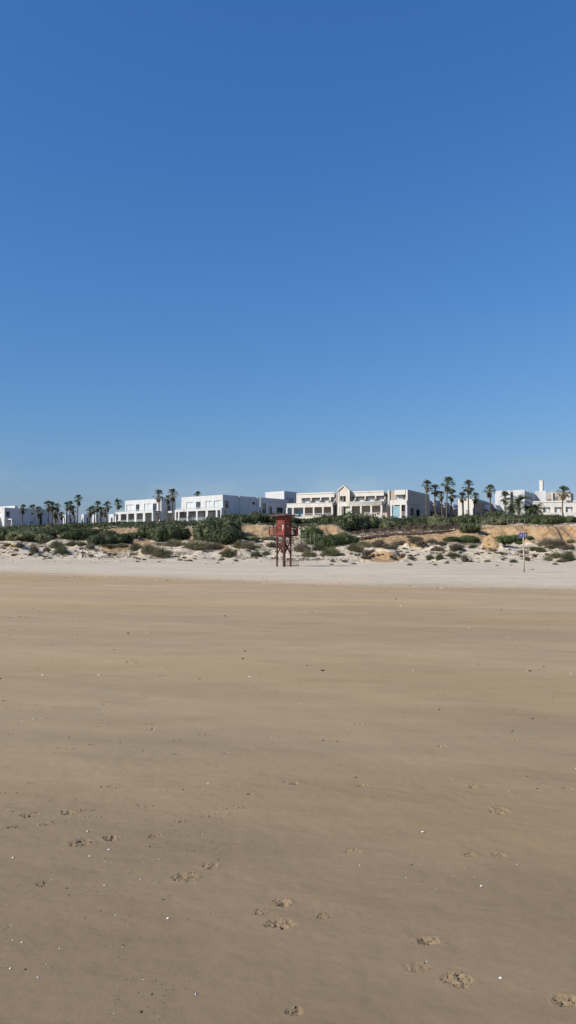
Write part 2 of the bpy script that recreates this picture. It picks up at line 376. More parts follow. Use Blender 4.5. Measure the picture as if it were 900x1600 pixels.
def beach_z(X, Y):
    near = 1 - sst(Y, 60, 90)
    z = .010 * fbm(X / 3.0, Y / .9, 4) * near + .006 * fbm(X / .55 + 5, Y / .35, 3) * (1 - sst(Y, 8, 20))
    z += .0022 * fbm(X / .08, Y / .06, 3) * (1 - sst(Y, 5, 9))
    dry = sst(Y + .62 * X, 37, 40) * (1 - sst(Y, 90, 110))
    z += dry * (.035 * fbm(X / 1.5, Y / 1.1, 4) + .03)
    for (px, py, w, h, ang, dep, slit) in PRINTS:
        c = ground(px, py); s = .86 * EYE / (py - 858); dep = dep * .85
        rx = max(.03, w * s * .5); ry = max(.022, h * c.y ** 2 / 1980 * .5)
        mk = (np.abs(X - c.x) < rx * 2.6) & (np.abs(Y - c.y) < ry * 2.6 + .02)
        if not mk.any(): continue
        x = X[mk] - c.x; y = Y[mk] - c.y
        xr = x * math.cos(ang) + y * math.sin(ang); yr = -x * math.sin(ang) + y * math.cos(ang)
        wob = 1 + .35 * fbm(X[mk] / .03, Y[mk] / .03, 3)
        d = np.sqrt((xr / rx) ** 2 + (yr / ry) ** 2) * wob
        dz = -dep * .25 * (1 - sst(d, .5, 1.1)) + dep * .12 * np.exp(-((d - 1.15) / .22) ** 2)
        msk = 1 - sst(d, .65, 1.25)
        n1 = fbm(X[mk] / .020, Y[mk] / .022, 3); n2 = np.abs(fbm(X[mk] / .034 + 7, Y[mk] / .034, 3))
        dz += dep * msk * (.9 * n1 - 1.5 * np.clip(.16 - n2, 0, .16) / .16 * .6)
        if slit:
            e = np.sqrt(((xr - rx * .25) / (rx * .6)) ** 2 + ((yr + ry * .35) / (ry * .28 + .004)) ** 2)
            dz -= dep * 1.3 * (1 - sst(e, .7, 1.1))
        z[mk] += dz
    return z
def grow(a, step, k, end, mx=1e9):
    r = [a]
    while r[-1] < end: r.append(r[-1] + step); step = min(step * k, mx)
    return r
xp = list(np.arange(0, 1.75, .0065)); xp = xp[:-1] + grow(xp[-1], .0065, 1.035, 6000)
xs = np.array([-v for v in xp[:0:-1]] + xp)
ys = np.concatenate([np.arange(-8, 1.6, .3), np.arange(1.6, 2.4, .02), np.arange(2.4, 4.7, .0065), np.array(grow(4.7, .007, 1.012, 30, .2)), ])
ys = np.concatenate([ys, np.array(grow(ys[-1] + .2, .2, 1.02, 130, .6)), np.array([140, 170, 250, 500, 1200, 3000, 8000.])])
grid_mesh('beach', xs, ys, beach_z, M_SAND)

# ------------------------------------------------------------------ dunes
OCHRE = [(400, 830, 46, 10), (515, 829, 30, 9), (200, 830, 36, 5), (800, 834, 90, 15), (880, 836, 60, 16), (735, 832, 30, 8), (600, 870, 34, 9), (766, 851, 15, 12),
         (600, 846, 50, 6), (650, 842, 60, 6), (690, 836, 40, 6), (180, 858, 22, 6), (215, 850, 30, 8), (290, 832, 16, 8), (300, 841, 16, 5), (88, 836, 9, 6), (150, 832, 10, 8),
         (650, 850, 12, 6), (20, 853, 20, 3), (195, 846, 20, 5), (345, 856, 14, 6)]
def a_ochre(X, Y, Z):
    px = 450 + FPX * X / np.maximum(Y, 1); py = 858 - FPX * (Z - EYE) / np.maximum(Y, 1)
    o = .42 * sst(Y, 116, 130)
    for (cx, cy, rx, ry) in OCHRE:
        d = np.sqrt(((px - cx) / rx) ** 2 + ((py - cy) / ry) ** 2); o = np.maximum(o, 1 - sst(d, .6, 1.25))
    return o
def a_litter(X, Y, Z):
    return (sst(Y, 94, 104) * .36 + .35 * sst(Y, 130, 150)) * (1 - sst(a_ochre(X, Y, Z), .5, .9))
xs = np.concatenate([np.arange(-400, -70, 3.), np.arange(-70, -50, .6), np.arange(-50, 52, .2), np.arange(52, 80, .6), np.arange(80, 420, 3.)])
ys = np.concatenate([np.arange(82, 150, .22), np.arange(150, 206, .7), np.array([210, 230, 260, 320, 450, 800.])])
grid_mesh('dune_terrain', xs, ys, hgt, M_DUNE, {'ochre': a_ochre, 'litter': a_litter})
# ------------------------------------------------------------------ materials of the built things
M_WHITE = plaster('white render', (.55, .56, .565), .16)
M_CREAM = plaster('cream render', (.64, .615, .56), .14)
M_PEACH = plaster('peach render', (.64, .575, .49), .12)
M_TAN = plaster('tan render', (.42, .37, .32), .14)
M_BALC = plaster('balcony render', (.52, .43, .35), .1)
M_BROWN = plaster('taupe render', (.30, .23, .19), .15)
M_INSIDE = simple('room interior', (.16, .16, .17), .9)
M_GLASS = simple('window glass', (.035, .045, .055), .06, .2, 1.0, .9)
M_CURT = simple('curtained glass', (.58, .62, .62), .12, .15, 1.0, .8)
M_BLUEGL = simple('blue tinted glass', (.25, .42, .48), .1, .1, 1.0, .9)
M_BALGL = simple('balustrade glass', (.42, .47, .48), .12, .1, 1.0, .9)
_t = M_BALGL.node_tree; _p = [n for n in _t.nodes if n.type == 'BSDF_PRINCIPLED'][0]; _o = [n for n in _t.nodes if n.type == 'OUTPUT_MATERIAL'][0]
_tr = _t.nodes.new('ShaderNodeBsdfTransparent'); _mx = _t.nodes.new('ShaderNodeMixShader'); _mx.inputs[0].default_value = .25   # clear glass
_t.links.new(_tr.outputs[0], _mx.inputs[1]); _t.links.new(_p.outputs[0], _mx.inputs[2]); _t.links.new(_mx.outputs[0], _o.inputs[0])
M_FRAME = simple('dark window frame', (.10, .11, .13), .5)
M_WFRAME = simple('white window frame', (.75, .75, .74), .5)
M_ROOFG = simple('green roof', (.09, .14, .10), .8)
M_METAL = simple('grey mast metal', (.3, .3, .3), .5)

class Bldg:
    def __init__(s, name, label, px, Y, phi, base_py, cat='building', group=None, zbase=None):
        s.c = at(px, 800, Y); s.zb = zat(base_py, Y) if zbase is None else zbase; s.c.z = 0
        a = R(phi); s.L = Vector((-math.cos(a), math.sin(a), 0)); s.Rr = Vector((math.sin(a), math.cos(a), 0))
        s.Y = Y; s.root = empty(name, (s.c.x, s.c.y, s.zb)); tag(s.root, label, cat, group)
    def T(s, u, w, z): return s.c + s.L * u + s.Rr * w + Vector((0, 0, z)) - Vector((s.c.x, s.c.y, s.zb))
    def u(s, px, w=0):
        k = (px - 450) / FPX
        p = s.c + s.Rr * w; return (k * p.y - p.x) / (s.L.x - k * s.L.y)
    def w(s, px, u=0):
        k = (px - 450) / FPX
        p = s.c + s.L * u; return (k * p.y - p.x) / (s.Rr.x - k * s.Rr.y)
    def z(s, py, u=0, w=0): return zat(py, (s.c + s.L * u + s.Rr * w).y)
    def _wall(s, axis, off, a0, a1, z0, z1, holes, th, name, mat, parent=None, label=None):
        """upright wall with rectangular openings; axis 'f': plane w=off, runs along u; axis 's': plane u=off, runs along w"""
        holes = [(max(a0, min(h[0], h[1])), min(a1, max(h[0], h[1])), max(z0, min(h[2], h[3])), min(z1, max(h[2], h[3]))) for h in holes]
        A = sorted(set([a0, a1] + [q for h in holes for q in h[:2]])); Z = sorted(set([z0, z1] + [q for h in holes for q in h[2:]]))
        solid = lambda i, j: 0 <= i < len(A) - 1 and 0 <= j < len(Z) - 1 and not any(h[0] <= (A[i] + A[i + 1]) / 2 <= h[1] and h[2] <= (Z[j] + Z[j + 1]) / 2 <= h[3] for h in holes)
        P = (lambda a, d, z: s.T(a, off + d, z)) if axis == 'f' else (lambda a, d, z: s.T(off + d, a, z))
        m = MB()
        def quad(*q): m.add([P(*p) for p in q], [(0, 1, 2, 3)])
        for i in range(len(A) - 1):
            for j in range(len(Z) - 1):
                if not solid(i, j): continue
                x0, x1, y0, y1 = A[i], A[i + 1], Z[j], Z[j + 1]
                quad((x0, 0, y0), (x1, 0, y0), (x1, 0, y1), (x0, 0, y1)); quad((x0, th, y0), (x0, th, y1), (x1, th, y1), (x1, th, y0))
                if not solid(i - 1, j): quad((x0, 0, y0), (x0, 0, y1), (x0, th, y1), (x0, th, y0))
                if not solid(i + 1, j): quad((x1, 0, y0), (x1, th, y0), (x1, th, y1), (x1, 0, y1))
                if not solid(i, j - 1): quad((x0, 0, y0), (x0, th, y0), (x1, th, y0), (x1, 0, y0))
                if not solid(i, j + 1): quad((x0, 0, y1), (x1, 0, y1), (x1, th, y1), (x0, th, y1))
        o = m.build(name, mat, parent or s.root, recalc=True)
        if label: o['label'] = label
        return o
    def box(s, u0, u1, w0, w1, z0, z1, name, mat, parent=None, label=None):
        m = MB(); m.box(min(u0, u1), max(u0, u1), min(w0, w1), max(w0, w1), z0, z1, s.T)
        o = m.build(name, mat, parent or s.root)
        if label: o['label'] = label
        return o
    def window(s, axis, off, a0, a1, z0, z1, glass, split=1, frame=None, name='window'):
        """frame set in an opening with its pane as a sub-part"""
        a0, a1 = min(a0, a1), max(a0, a1); f = .07; d = .14
        P = (lambda a, dd, z: s.T(a, off + dd, z)) if axis == 'f' else (lambda a, dd, z: s.T(off + dd, a, z))
        m = MB(); g = MB()
        m.box(a0, a0 + f, d, d + .06, z0, z1, P); m.box(a1 - f, a1, d, d + .06, z0, z1, P)
        m.box(a0 + f, a1 - f, d, d + .06, z0, z0 + f, P); m.box(a0 + f, a1 - f, d, d + .06, z1 - f, z1, P)
        for i in range(1, split + 1):
            c = a0 + (a1 - a0) * i / (split + 1); m.box(c - f / 2, c + f / 2, d, d + .06, z0 + f, z1 - f, P)
        g.box(a0 + f * .5, a1 - f * .5, d + .025, d + .035, z0 + f * .5, z1 - f * .5, P)
        o = m.build(name, frame or M_FRAME, s.root); g.build('pane', glass, o); return o

# ================================================================== the white modern villas
def villa(name, label, px, Y, phi, pys, up, lo, w_back, group):
    """pys: roof, window top, window bottom (terrace), lower opening top, lower bottom, base"""
    b = Bldg(name, label, px, Y, phi, pys[5] + 8, 'villa', group)
    zr, zt, zm, zl, zo, zg = [b.z(p) for p in pys]; zb = b.zb
    U = b.u(up['left'])
    # upper storey
    holes = [(b.u(x1), b.u(x0), zm + .12, zt) for x0, x1, g in up['win']]
    b._wall('f', 0, 0, U, zm, zr, holes, .35, 'front_wall', M_WHITE)
    for x0, x1, g in up['win']:
        b.window('f', 0, b.u(x1), b.u(x0), zm + .12, zt, g)
    W_ = b.w(w_back)
    sh = [(b.w(x0), b.w(x1), b.z(y1, 0, b.w(x0)), b.z(y0, 0, b.w(x0))) for x0, x1, y0, y1 in up['side']]
    b._wall('s', 0, .35, W_, zb, zr - .0, [(h[0], h[1], h[2], h[3]) for h in sh], .35, 'side_wall', M_WHITE)
    for h in sh: b.window('s', 0, h[0], h[1], h[2], h[3], M_GLASS, 1 if h[1] - h[0] > 1.4 else 0)
    b.box(.36, U - .01, .36, W_ - .4, zr - .9, zr - .7, 'roof', M_WHITE)
    b._wall('f', W_ - .35, .36, U, zb, zr - .05, [], .34, 'rear_wall', M_WHITE)
    b._wall('s', U - .35, .36, W_ - .36, zm - .3, zr - .04, [], .35, 'end_wall', M_WHITE)
    b.box(.4, U - .4, 3.2, 3.3, zb, zr - 1, 'inner_wall', M_INSIDE)
    # lower storey standing forward, its flat roof is the terrace
    wo = -lo['out']; u0 = b.u(lo['right'], wo); u1 = b.u(lo['left'], wo)
    pc = b.c + b.Rr * wo
    zf = lambda py: zat(py, (pc + b.L * (u0 + u1) * .5).y)
    ztop, zlt, zlb = zm, zm - .55, zm - 3.0
    h = [(b.u(x1, wo), b.u(x0, wo), zlb, zlt) for x0, x1 in lo['open']]
    b._wall('f', wo, u0, u1, zb, ztop, h, .3, 'lower_front_wall', M_WHITE)
    b.box(u0, u1, wo + .3, .6, zm - .35, zm - .06, 'terrace_floor', M_WHITE)
    b._wall('s', u0, wo + .31, 0, zb, ztop - .04, [(wo + .8, -.4, zlb, zlt)], .3, 'lower_side_wall', M_WHITE)
    b._wall('s', u1 - .3, wo + .31, .8, zb, ztop - .04, [], .3, 'lower_end_wall', M_WHITE)
    # recessed glazing behind the colonnade
    b.box(u0 + .3, u1 - .3, .9, 1.1, zb, zm - .36, 'recessed_wall', M_WHITE)
    for x0, x1 in lo['glaz']:
        o = b.box(b.u(x1, .8), b.u(x0, .8), .78, .88, zlb, zlt - .2, 'sliding_door', M_CURT)
    # low glass balustrades
    b.box(u0 + .3, u1 - .3, wo + .1, wo + .13, ztop, ztop + .55, 'balustrade', M_BALGL)
    for x0, x1 in lo['open'][:-1]:
        b.box(b.u(x1, wo), b.u(x0, wo), wo + .12, wo + .15, zlb, zlb + .8, 'balustrade', M_BALGL)
    return b, (zr, zt, zm, zl, zo, zg), (U, W_, u0, u1)

G_V = 'white modern villas behind the dune scrub'
# centre villa (273-404)
vF, zF, dF = villa('beach_villa', 'larger white two storey villa with glass balustrades, long shaded side towards the red tower', 348, 195, 40,
    (773, 781.8, 794.3, 797, 811, 818),
    dict(left=283, win=[(291, 301, M_CURT), (306, 313, M_GLASS), (321, 331, M_CURT), (334, 346, M_CURT)],
         side=[(350.5, 357, 782, 793.5), (394, 398.5, 784, 788.5)]),
    dict(out=2.4, left=273, right=346, open=[(275, 278), (280, 291.5), (294, 306), (308.5, 321), (324.5, 337), (339.5, 344)], glaz=[(282, 290), (296, 304), (310, 319), (326, 336)]),
    404, G_V)
b = vF
for x0, x1 in ((373, 374.6), (401, 404)):
    b.box(-.28, 0, b.w(x0), b.w(x1), b.zb, zF[0] + .05, 'buttress', M_WHITE)
# left-centre villa (179-272)
vE, zE, dE = villa('beach_villa', 'smaller white two storey villa with its right corner behind a tall palm trunk', 250, 206, 40,
    (779, 786, 798.3, 801, 814, 820),
    dict(left=195, win=[(197, 208, M_CURT), (212, 217.5, M_GLASS), (225, 235, M_CURT), (238.5, 244.5, M_GLASS)], side=[(262, 266, 790, 799)]),
    dict(out=2.6, left=179, right=239, open=[(181, 184.6), (188.3, 197.5), (200, 209.5), (213, 223), (226.5, 237)], glaz=[(189, 197), (202, 208), (215, 221)]),
    274, G_V)
b = vE
b.box(-.35, 0, b.w(250.4), b.w(253), b.zb, zE[0] + .04, 'buttress', M_WHITE)
wq = b.w(258)
b.box(-3.2, -.01, wq, wq + 4, zE[2] - .5, zE[2], 'porch_roof', M_WHITE)
b.box(-3.2, -2.9, wq, wq + .35, b.zb, zE[2] - .5, 'porch_column', M_WHITE)
b.box(-3.2, -2.9, wq + 3.6, wq + 3.95, b.zb, zE[2] - .5, 'porch_column', M_WHITE)

# wing with slit windows (404-445)
b = Bldg('villa_wing', 'shaded white villa wing with tall dark slit windows just left of the red tower', 404.5, 209, 40, 824, 'villa wing', G_V)
zr = b.z(777); W_ = b.w(452)
sh = [(b.w(410), b.w(415.5), b.z(801.5), b.z(786)), (b.w(420), b.w(425), b.z(802.5), b.z(790)), (b.w(432), b.w(442.5), b.z(803), b.z(791))]
b._wall('s', 0, 0, W_, b.zb, zr, sh, .35, 'side_wall', M_WHITE)
for h in sh[:2]: b.window('s', 0, *h[:2], h[2], h[3], M_GLASS, 0)
b.box(.9, 1.0, sh[2][0] - .5, sh[2][0] + (sh[2][1] - sh[2][0]) * .5, sh[2][2], sh[2][3], 'sliding_door', M_BLUEGL)
b.box(1.3, 1.4, 0.4, W_ - .4, b.zb, zr - .4, 'inner_wall', M_INSIDE)
b.box(.36, 9, 0.36, W_, zr - .6, zr - .4, 'roof', M_WHITE)
b._wall('f', 0, .35, 9, b.zb, zr, [], .35, 'front_wall', M_WHITE)
b.box(-.3, 0, b.w(405.5), b.w(407), b.zb, zr + .04, 'buttress', M_WHITE)
b.box(-.25, 0, b.w(421), b.w(452), zr - 1.0, zr - .9, 'ledge', M_WHITE)

# tall block behind the tower (415-464)
b = Bldg('villa_block', 'tall plain white block with three slit windows behind the red tower', 444, 226, 40, 824, 'villa block', G_V)
zr = b.z(767.3); U = b.u(414.5); W_ = b.w(464.5)
b._wall('f', 0, 0, U, b.zb, zr, [], .35, 'front_wall', M_WHITE)
sh = [(b.w(x0), b.w(x1), b.z(787), b.z(777.5)) for x0, x1 in ((448, 450), (452, 454), (455.6, 457.6))]
b._wall('s', 0, .35, W_, b.zb, zr, sh, .35, 'side_wall', M_WHITE)
for h in sh: b.window('s', 0, *h[:2], h[2], h[3], M_GLASS, 0)
b.box(.4, U, .4, W_, zr - .6, zr - .4, 'roof', M_WHITE)
b._wall('s', U - .35, .36, W_, b.zb, zr - .04, [], .35, 'end_wall', M_WHITE)
b.box(-.03, 0, .36, W_, zr - .9, zr - .8, 'ledge', M_WHITE); b.box(0, U, -.03, 0, zr - .9, zr - .8, 'ledge', M_WHITE)

# far left villa (0-72)
b = Bldg('beach_villa', 'shaded white villa at the left edge with a thin palm against its wall', 7, 215, 38, 832, 'villa', G_V)
zr = b.z(793); zt = b.z(808.5); W_ = b.w(56)
b._wall('f', 0, 0, 14, b.zb, zr, [(1.5, 5, zt + .2, zr - 1.2)], .35, 'front_wall', M_WHITE)
b.window('f', 0, 1.5, 5, zt + .2, zr - 1.2, M_CURT)
sh = [(b.w(9), b.w(15), b.z(808.5), b.z(799)), (b.w(48.3), b.w(52), b.z(804.5, 0, 12), b.z(802, 0, 12)), (b.w(47), b.w(51), b.z(818.5, 0, 12), b.z(816, 0, 12))]
b._wall('s', 0, .35, W_, b.zb, zr, sh, .35, 'side_wall', M_WHITE)
for h in sh: b.window('s', 0, *h[:2], h[2], h[3], M_GLASS, 1 if h[1] - h[0] > 1.2 else 0)
b.box(.36, 14, .36, W_, zr - .6, zr - .4, 'roof', M_WHITE)
b.box(-.32, 0, b.w(29), b.w(31.3), b.z(798), zr + .5, 'buttress', M_WHITE); b.box(-.35, 0, b.w(54.6), b.w(56.5), b.zb, zr + .04, 'buttress', M_WHITE)
b.box(.5, 8, 3.5, b.w(29), zr - .4, b.z(789.3), 'penthouse', M_WHITE)
b.box(2, 11, -2.6, -.01, zt - .35, zt, 'terrace_floor', M_WHITE)
b.box(2, 2.3, -2.6, -2.3, b.zb, zt - .35, 'terrace_column', M_WHITE); b.box(6, 6.3, -2.6, -2.3, b.zb, zt - .35, 'terrace_column', M_WHITE)
b.box(-2.2, -.01, b.w(11), b.w(20), b.z(812), b.z(810.5), 'porch_roof', M_WHITE); b.box(-2.2, -1.95, b.w(11), b.w(11) + .3, b.zb, b.z(812), 'porch_column', M_WHITE)
w2 = b.w(56.5)
sh = [(b.w(62, 2), b.w(65.5, 2), b.z(822, 2, 14), b.z(802, 2, 14))]
b._wall('s', 2, w2, w2 + 7, b.zb, b.z(795.5, 0, 14), sh, .35, 'recessed_side_wall', M_WHITE)
b.window('s', 2, sh[0][0], sh[0][1], sh[0][2], sh[0][3], M_GLASS, 0)

# distant low villas seen between the left palms
def lowvilla(label, px, Y, phi, rp, left, back, extra=()):
    b = Bldg('low_villa', label, px, Y, phi, 832, 'villa', G_V)
    zr = b.z(rp); U = b.u(left); W_ = b.w(back); h = b.z(rp + 14)
    b._wall('f', 0, 0, U, b.zb, zr, [(U * .25, U * .6, h, zr - 1.2)], .3, 'front_wall', M_WHITE)
    b.window('f', 0, U * .25, U * .6, h, zr - 1.2, M_GLASS)
    b._wall('s', 0, .31, W_, b.zb, zr, [(W_ * .4, W_ * .55, h, zr - 1.3)], .3, 'side_wall', M_WHITE)
    b.window('s', 0, W_ * .4, W_ * .55, h, zr - 1.3, M_GLASS, 0)
    b.box(.32, U, .32, W_, zr - .4, zr - .2, 'roof', M_WHITE)
    for (u0, w0, w1, py0) in extra: b.box(u0, u0 + .4, w0, w1, b.zb, b.z(py0), 'fin_wall', M_WHITE)
    return b
lowvilla('low white villa half hidden by the tightest palm cluster on the left', 78, 262, 38, 803, 71.5, 97, [(-.5, 3, 4, 802)])
lowvilla('distant white villa glimpsed beneath the tallest palm on the left', 103, 275, 30, 804, 98, 119)
lowvilla('distant white villa glimpsed between the two left palm clusters', 131, 280, 38, 803.5, 127, 143, [(-.6, 2, 3, 805)])
lowvilla('distant white villa glimpsed behind the four-palm cluster', 150, 270, 35, 804, 144, 164)
lowvilla('bright low white villa adjoining the left end of the smaller two storey villa', 178, 250, 30, 803, 170, 186)

# ================================================================== the cream hotel
G_H = 'hotel buildings on the right'
b = Bldg('hotel', 'long cream two storey hotel with balconies and a small central gable', 637, 200, 26, 820, 'hotel', G_H)
HB = b
u_ = b.u; zz = lambda py, px, w=0: zat(py, (b.c + b.L * b.u(px, w) + b.Rr * w).y)
zR = b.z(764.8); zbal = b.z(782) + .2; zsill = b.z(787); zGt = b.z(789.3); zGb = b.z(804.5); zlat = b.z(799.5)
def wing(x0, x1, out, bays_x, back_w):
    """one hotel wing: recessed balcony row above, open colonnade below, fronted by a parapet band"""
    a1, a0 = b.u(x0, out), b.u(x1, out)
    ztop = zR
    # roof band of the upper floor (set back 2.4 m from the parapet)
    wb = out + 2.0
    A1, A0 = b.u(x0 + 15, wb) if x0 < 500 else b.u(x0 + 2, wb), b.u(x1 + 3, wb)
    zrec_t, zrec_b = b.z(773), zsill + .05
    n = len(bays_x)
    holes = [(b.u(q1, wb), b.u(q0, wb), zrec_b, zrec_t) for q0, q1 in bays_x]
    b._wall('f', wb, A0, A1, zsill - .2, ztop, holes, .3, 'upper_front_wall', M_CREAM)
    b.box(A0, A1, wb - .12, wb, ztop - .35, ztop - .15, 'cornice', M_CREAM)
    b.box(A0 + .02, A1 - .02, wb + 1.9, wb + 2.1, zsill - .2, ztop - .5, 'balcony_back_wall', M_BALC)
    b.box(A0, A1, wb + .3, wb + 9, ztop - .7, ztop - .5, 'roof', M_TAN)
    for q0, q1 in bays_x:
        s1, s0 = b.u(q0, wb), b.u(q1, wb)
        b.window('f', wb + .9, s0 + (s1 - s0) * .30, s0 + (s1 - s0) * .92, zrec_b + .1, zrec_t - .3, M_CURT, 1, M_WFRAME, 'balcony_door')
        # sloping lit divider between neighbouring balconies
        m = MB(); d = s0
        pts = [(wb + .3, zrec_t - .25), (wb + 1.7, zrec_t - .25), (wb + 1.7, zrec_b), (wb - 1.2, zrec_b), (wb - 1.2, zrec_b + .9), (wb - .5, zrec_t - 1.0)]
        vs = [b.T(d, w, z) for w, z in pts] + [b.T(d - .15, w, z) for w, z in pts]; k = len(pts)
        m.add(vs, [tuple(range(k)), tuple(range(2 * k - 1, k - 1, -1))] + [(i, (i + 1) % k, (i + 1) % k + k, i + k) for i in range(k)])
        m.build('balcony_divider', M_CREAM, b.root)
    # parapet band
    b._wall('f', out, a0, a1, zGt, zbal - .2, [], .25, 'balcony_parapet', M_CREAM)
    b.box(a0 - .05, a1 + .05, out - .08, out, zbal - .35, zbal - .2, 'coping', M_CREAM)
    b.box(a0, a1, out + .25, wb + 1.9, zGt + .05, zGt + .3, 'balcony_floor', M_CREAM)
    return a0, a1
def colonnade(cols, out, z1, lattice=(), doors=()):
    for px in cols:
        c = b.u(px, out); b.box(c - .22, c + .22, out, out + .4, b.zb, z1, 'column', M_CREAM)
    for x0, x1 in lattice:
        s1, s0 = b.u(x0, out), b.u(x1, out); m = MB(); n = max(2, int((s1 - s0) / .75))
        zt, zb_ = zlat, zGb - .1
        m.box(s0, s1, out + .08, out + .16, zt - .06, zt, b.T); m.box(s0, s1, out + .08, out + .16, zb_, zb_ + .08, b.T)
        for i in range(n):
            c0 = s0 + (s1 - s0) * i / n; c1 = s0 + (s1 - s0) * (i + 1) / n
            m.bar(b.T(c0, out + .12, zb_), b.T(c1, out + .12, zt), .09, .06); m.bar(b.T(c1, out + .125, zb_), b.T(c0, out + .125, zt), .09, .06)
        m.build('lattice_railing', M_CREAM, b.root)
OUT = -2.0
# left wing
a0, a1 = wing(448, 519.5, OUT, [(471, 485), (487, 500.3), (502, 514.5), (517, 524)], 8)
colonnade([448, 457.5, 475, 490, 504.5, 518.8], OUT, zGt, [(475.5, 489.5), (490.5, 504), (505, 518.2)])
b.box(b.u(519.5, OUT), b.u(448, OUT), OUT, OUT + .25, b.zb, zGb - .1, 'plinth', M_CREAM)
b.box(b.u(526, 0), b.u(462, 0), .35, .55, b.zb, zGt, 'ground_floor_wall', M_BALC)
b.box(b.u(475, .2), b.u(459, .2), -.1, .2, b.zb, zGt, 'ground_floor_wall', M_CREAM, label='cream stretch of ground floor wall by the left end')
b.window('f', -.3, b.u(473, -.3), b.u(461, -.3), zGb, zGt - .3, M_BLUEGL, 1, M_WFRAME)
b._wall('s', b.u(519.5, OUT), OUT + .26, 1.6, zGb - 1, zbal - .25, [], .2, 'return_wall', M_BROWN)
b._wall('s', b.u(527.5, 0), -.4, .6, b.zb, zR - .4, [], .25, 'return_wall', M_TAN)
# central gabled bay
g0, g1 = b.u(545.5, -1.0), b.u(529, -1.0); gz = zz(767.3, 537)
b._wall('f', -1.0, g0, g1, b.zb, gz, [(b.u(540.5, -1), b.u(531.5, -1), zz(784.5, 536), zz(775.5, 536)), (b.u(540, -1), b.u(534, -1), zGb - .6, zGt - .1)], .3, 'gable_wall', M_PEACH)
b.box(g0 + .5, g1 - .5, .6, .7, b.zb, gz - .5, 'inner_wall', M_INSIDE)
m = MB(); ap = zz(758.3, 537); gm = (g0 + g1) / 2
def prism(m, pts, w0, w1):
    k = len(pts); vs = [b.T(u, w0, z) for u, z in pts] + [b.T(u, w1, z) for u, z in pts]
    m.add(vs, [tuple(range(k)), tuple(range(2 * k - 1, k - 1, -1))] + [(i, (i + 1) % k, (i + 1) % k + k, i + k) for i in range(k)])
prism(m, [(g0, gz), (g1, gz), (gm, ap - .35)], -1.0, .2); gb = m.build('gable', M_PEACH, b.root)
m = MB(); prism(m, [(g0 - .25, gz - .25), (gm, ap - .3), (g1 + .25, gz - .25), (g1 + .25, gz + .1), (gm, ap), (g0 - .25, gz + .1)], -1.3, .25); m.build('gable_roof', M_CREAM, b.root)
for q in (g0, g1): b.box(q - .25, q + .25, -1.12, -1.0, b.zb, gz, 'pilaster', M_CREAM)
# right wing
a0, a1 = wing(544.5, 597, OUT + .3, [(544, 554.5), (556, 570), (571.5, 586), (588, 601)], 8)
o2 = OUT + .3
colonnade([532.5, 548.5, 564, 580, 596], o2, zGt, [(569, 579.2), (580.5, 595.2)])
b.box(b.u(597, o2), b.u(530, o2), o2, o2 + .25, zGt, zbal - .25, 'balcony_parapet', M_CREAM)
b.box(b.u(597, o2), b.u(530, o2), o2, o2 + .25, b.zb, zGb - .1, 'plinth', M_CREAM)
b.box(b.u(606, 0), b.u(545, 0), .35, .55, b.zb, zGt, 'ground_floor_wall', M_BALC)
b._wall('s', b.u(597, o2), o2 + .26, 1.8, b.zb, zbal - .25, [(-.9, .3, zGb, zGt - .3)], .2, 'return_wall', M_TAN)
# set-back link and end bay
b._wall('f', 1.2, b.u(618, 1.2), b.u(606, 1.2), b.zb, zR, [], .3, 'link_wall', M_TAN)
b.box(b.u(609.3, .9), b.u(607.3, .9), .6, 1.2, b.zb, zR + .05, 'buttress', M_CREAM)
e0, e1 = 0, b.u(611, 0)
b._wall('f', 0, 0, b.u(634.5), b.zb, zR, [], .4, 'corner_pier', M_CREAM)
b.box(b.u(633.5), b.u(617), .01, 1.4, b.z(772.5), zR - .05, 'roof_block', M_CREAM)
b._wall('f', .9, b.u(636.5, .9), b.u(611, .9), b.zb, zR - .5, [(b.u(632, .9), b.u(620, .9), zbal, b.z(773.5))], .3, 'end_bay_wall', M_TAN)
b.window('f', .9, b.u(632, .9), b.u(620, .9), zbal, b.z(773.5), M_CURT, 1, M_WFRAME, 'balcony_door')
b.box(0.1, b.u(610, -.3), -.5, -.25, zGt + .1, zbal, 'balcony_parapet', M_CREAM)
b.box(b.u(626, -.2), b.u(611, -.2), -.2, -.1, zGb - .8, zGt - .2, 'glazed_screen', M_BLUEGL)
colonnade([611.3, 626.2, 635], -.5, zGt + .1, [(627, 634.3)])
b.box(.1, b.u(610, -.5), -.4, -.2, b.zb, zGb - .7, 'plinth', M_CREAM)
b.box(b.u(634, .3), b.u(627, .3), .3, .4, b.zb, zGt, 'ground_floor_wall', M_GLASS)
# long shaded side
W1 = b.w(671); W2 = b.w(720)
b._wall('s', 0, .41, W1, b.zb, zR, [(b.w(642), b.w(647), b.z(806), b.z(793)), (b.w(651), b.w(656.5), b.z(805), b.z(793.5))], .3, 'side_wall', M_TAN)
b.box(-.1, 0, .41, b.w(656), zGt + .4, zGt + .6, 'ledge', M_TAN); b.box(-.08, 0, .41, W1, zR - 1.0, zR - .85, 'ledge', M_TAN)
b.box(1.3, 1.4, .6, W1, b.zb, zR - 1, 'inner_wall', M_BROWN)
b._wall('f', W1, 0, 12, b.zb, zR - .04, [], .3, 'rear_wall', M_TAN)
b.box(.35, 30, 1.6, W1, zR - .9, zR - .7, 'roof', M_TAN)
zS = b.z(771.5)
Hs = []
for x0, x1 in ((672.5, 678.5), (688.5, 694.5), (703, 710)):
    Hs.append((b.w(x0, .5), b.w(x1, .5), b.z(788.5, 0, 20), b.z(778.5, 0, 20)))
for x0, x1 in ((672.5, 680), (684, 693), (695, 704), (706, 713)):
    Hs.append((b.w(x0, .5), b.w(x1, .5), b.z(806, 0, 20), b.z(797.5, 0, 20)))
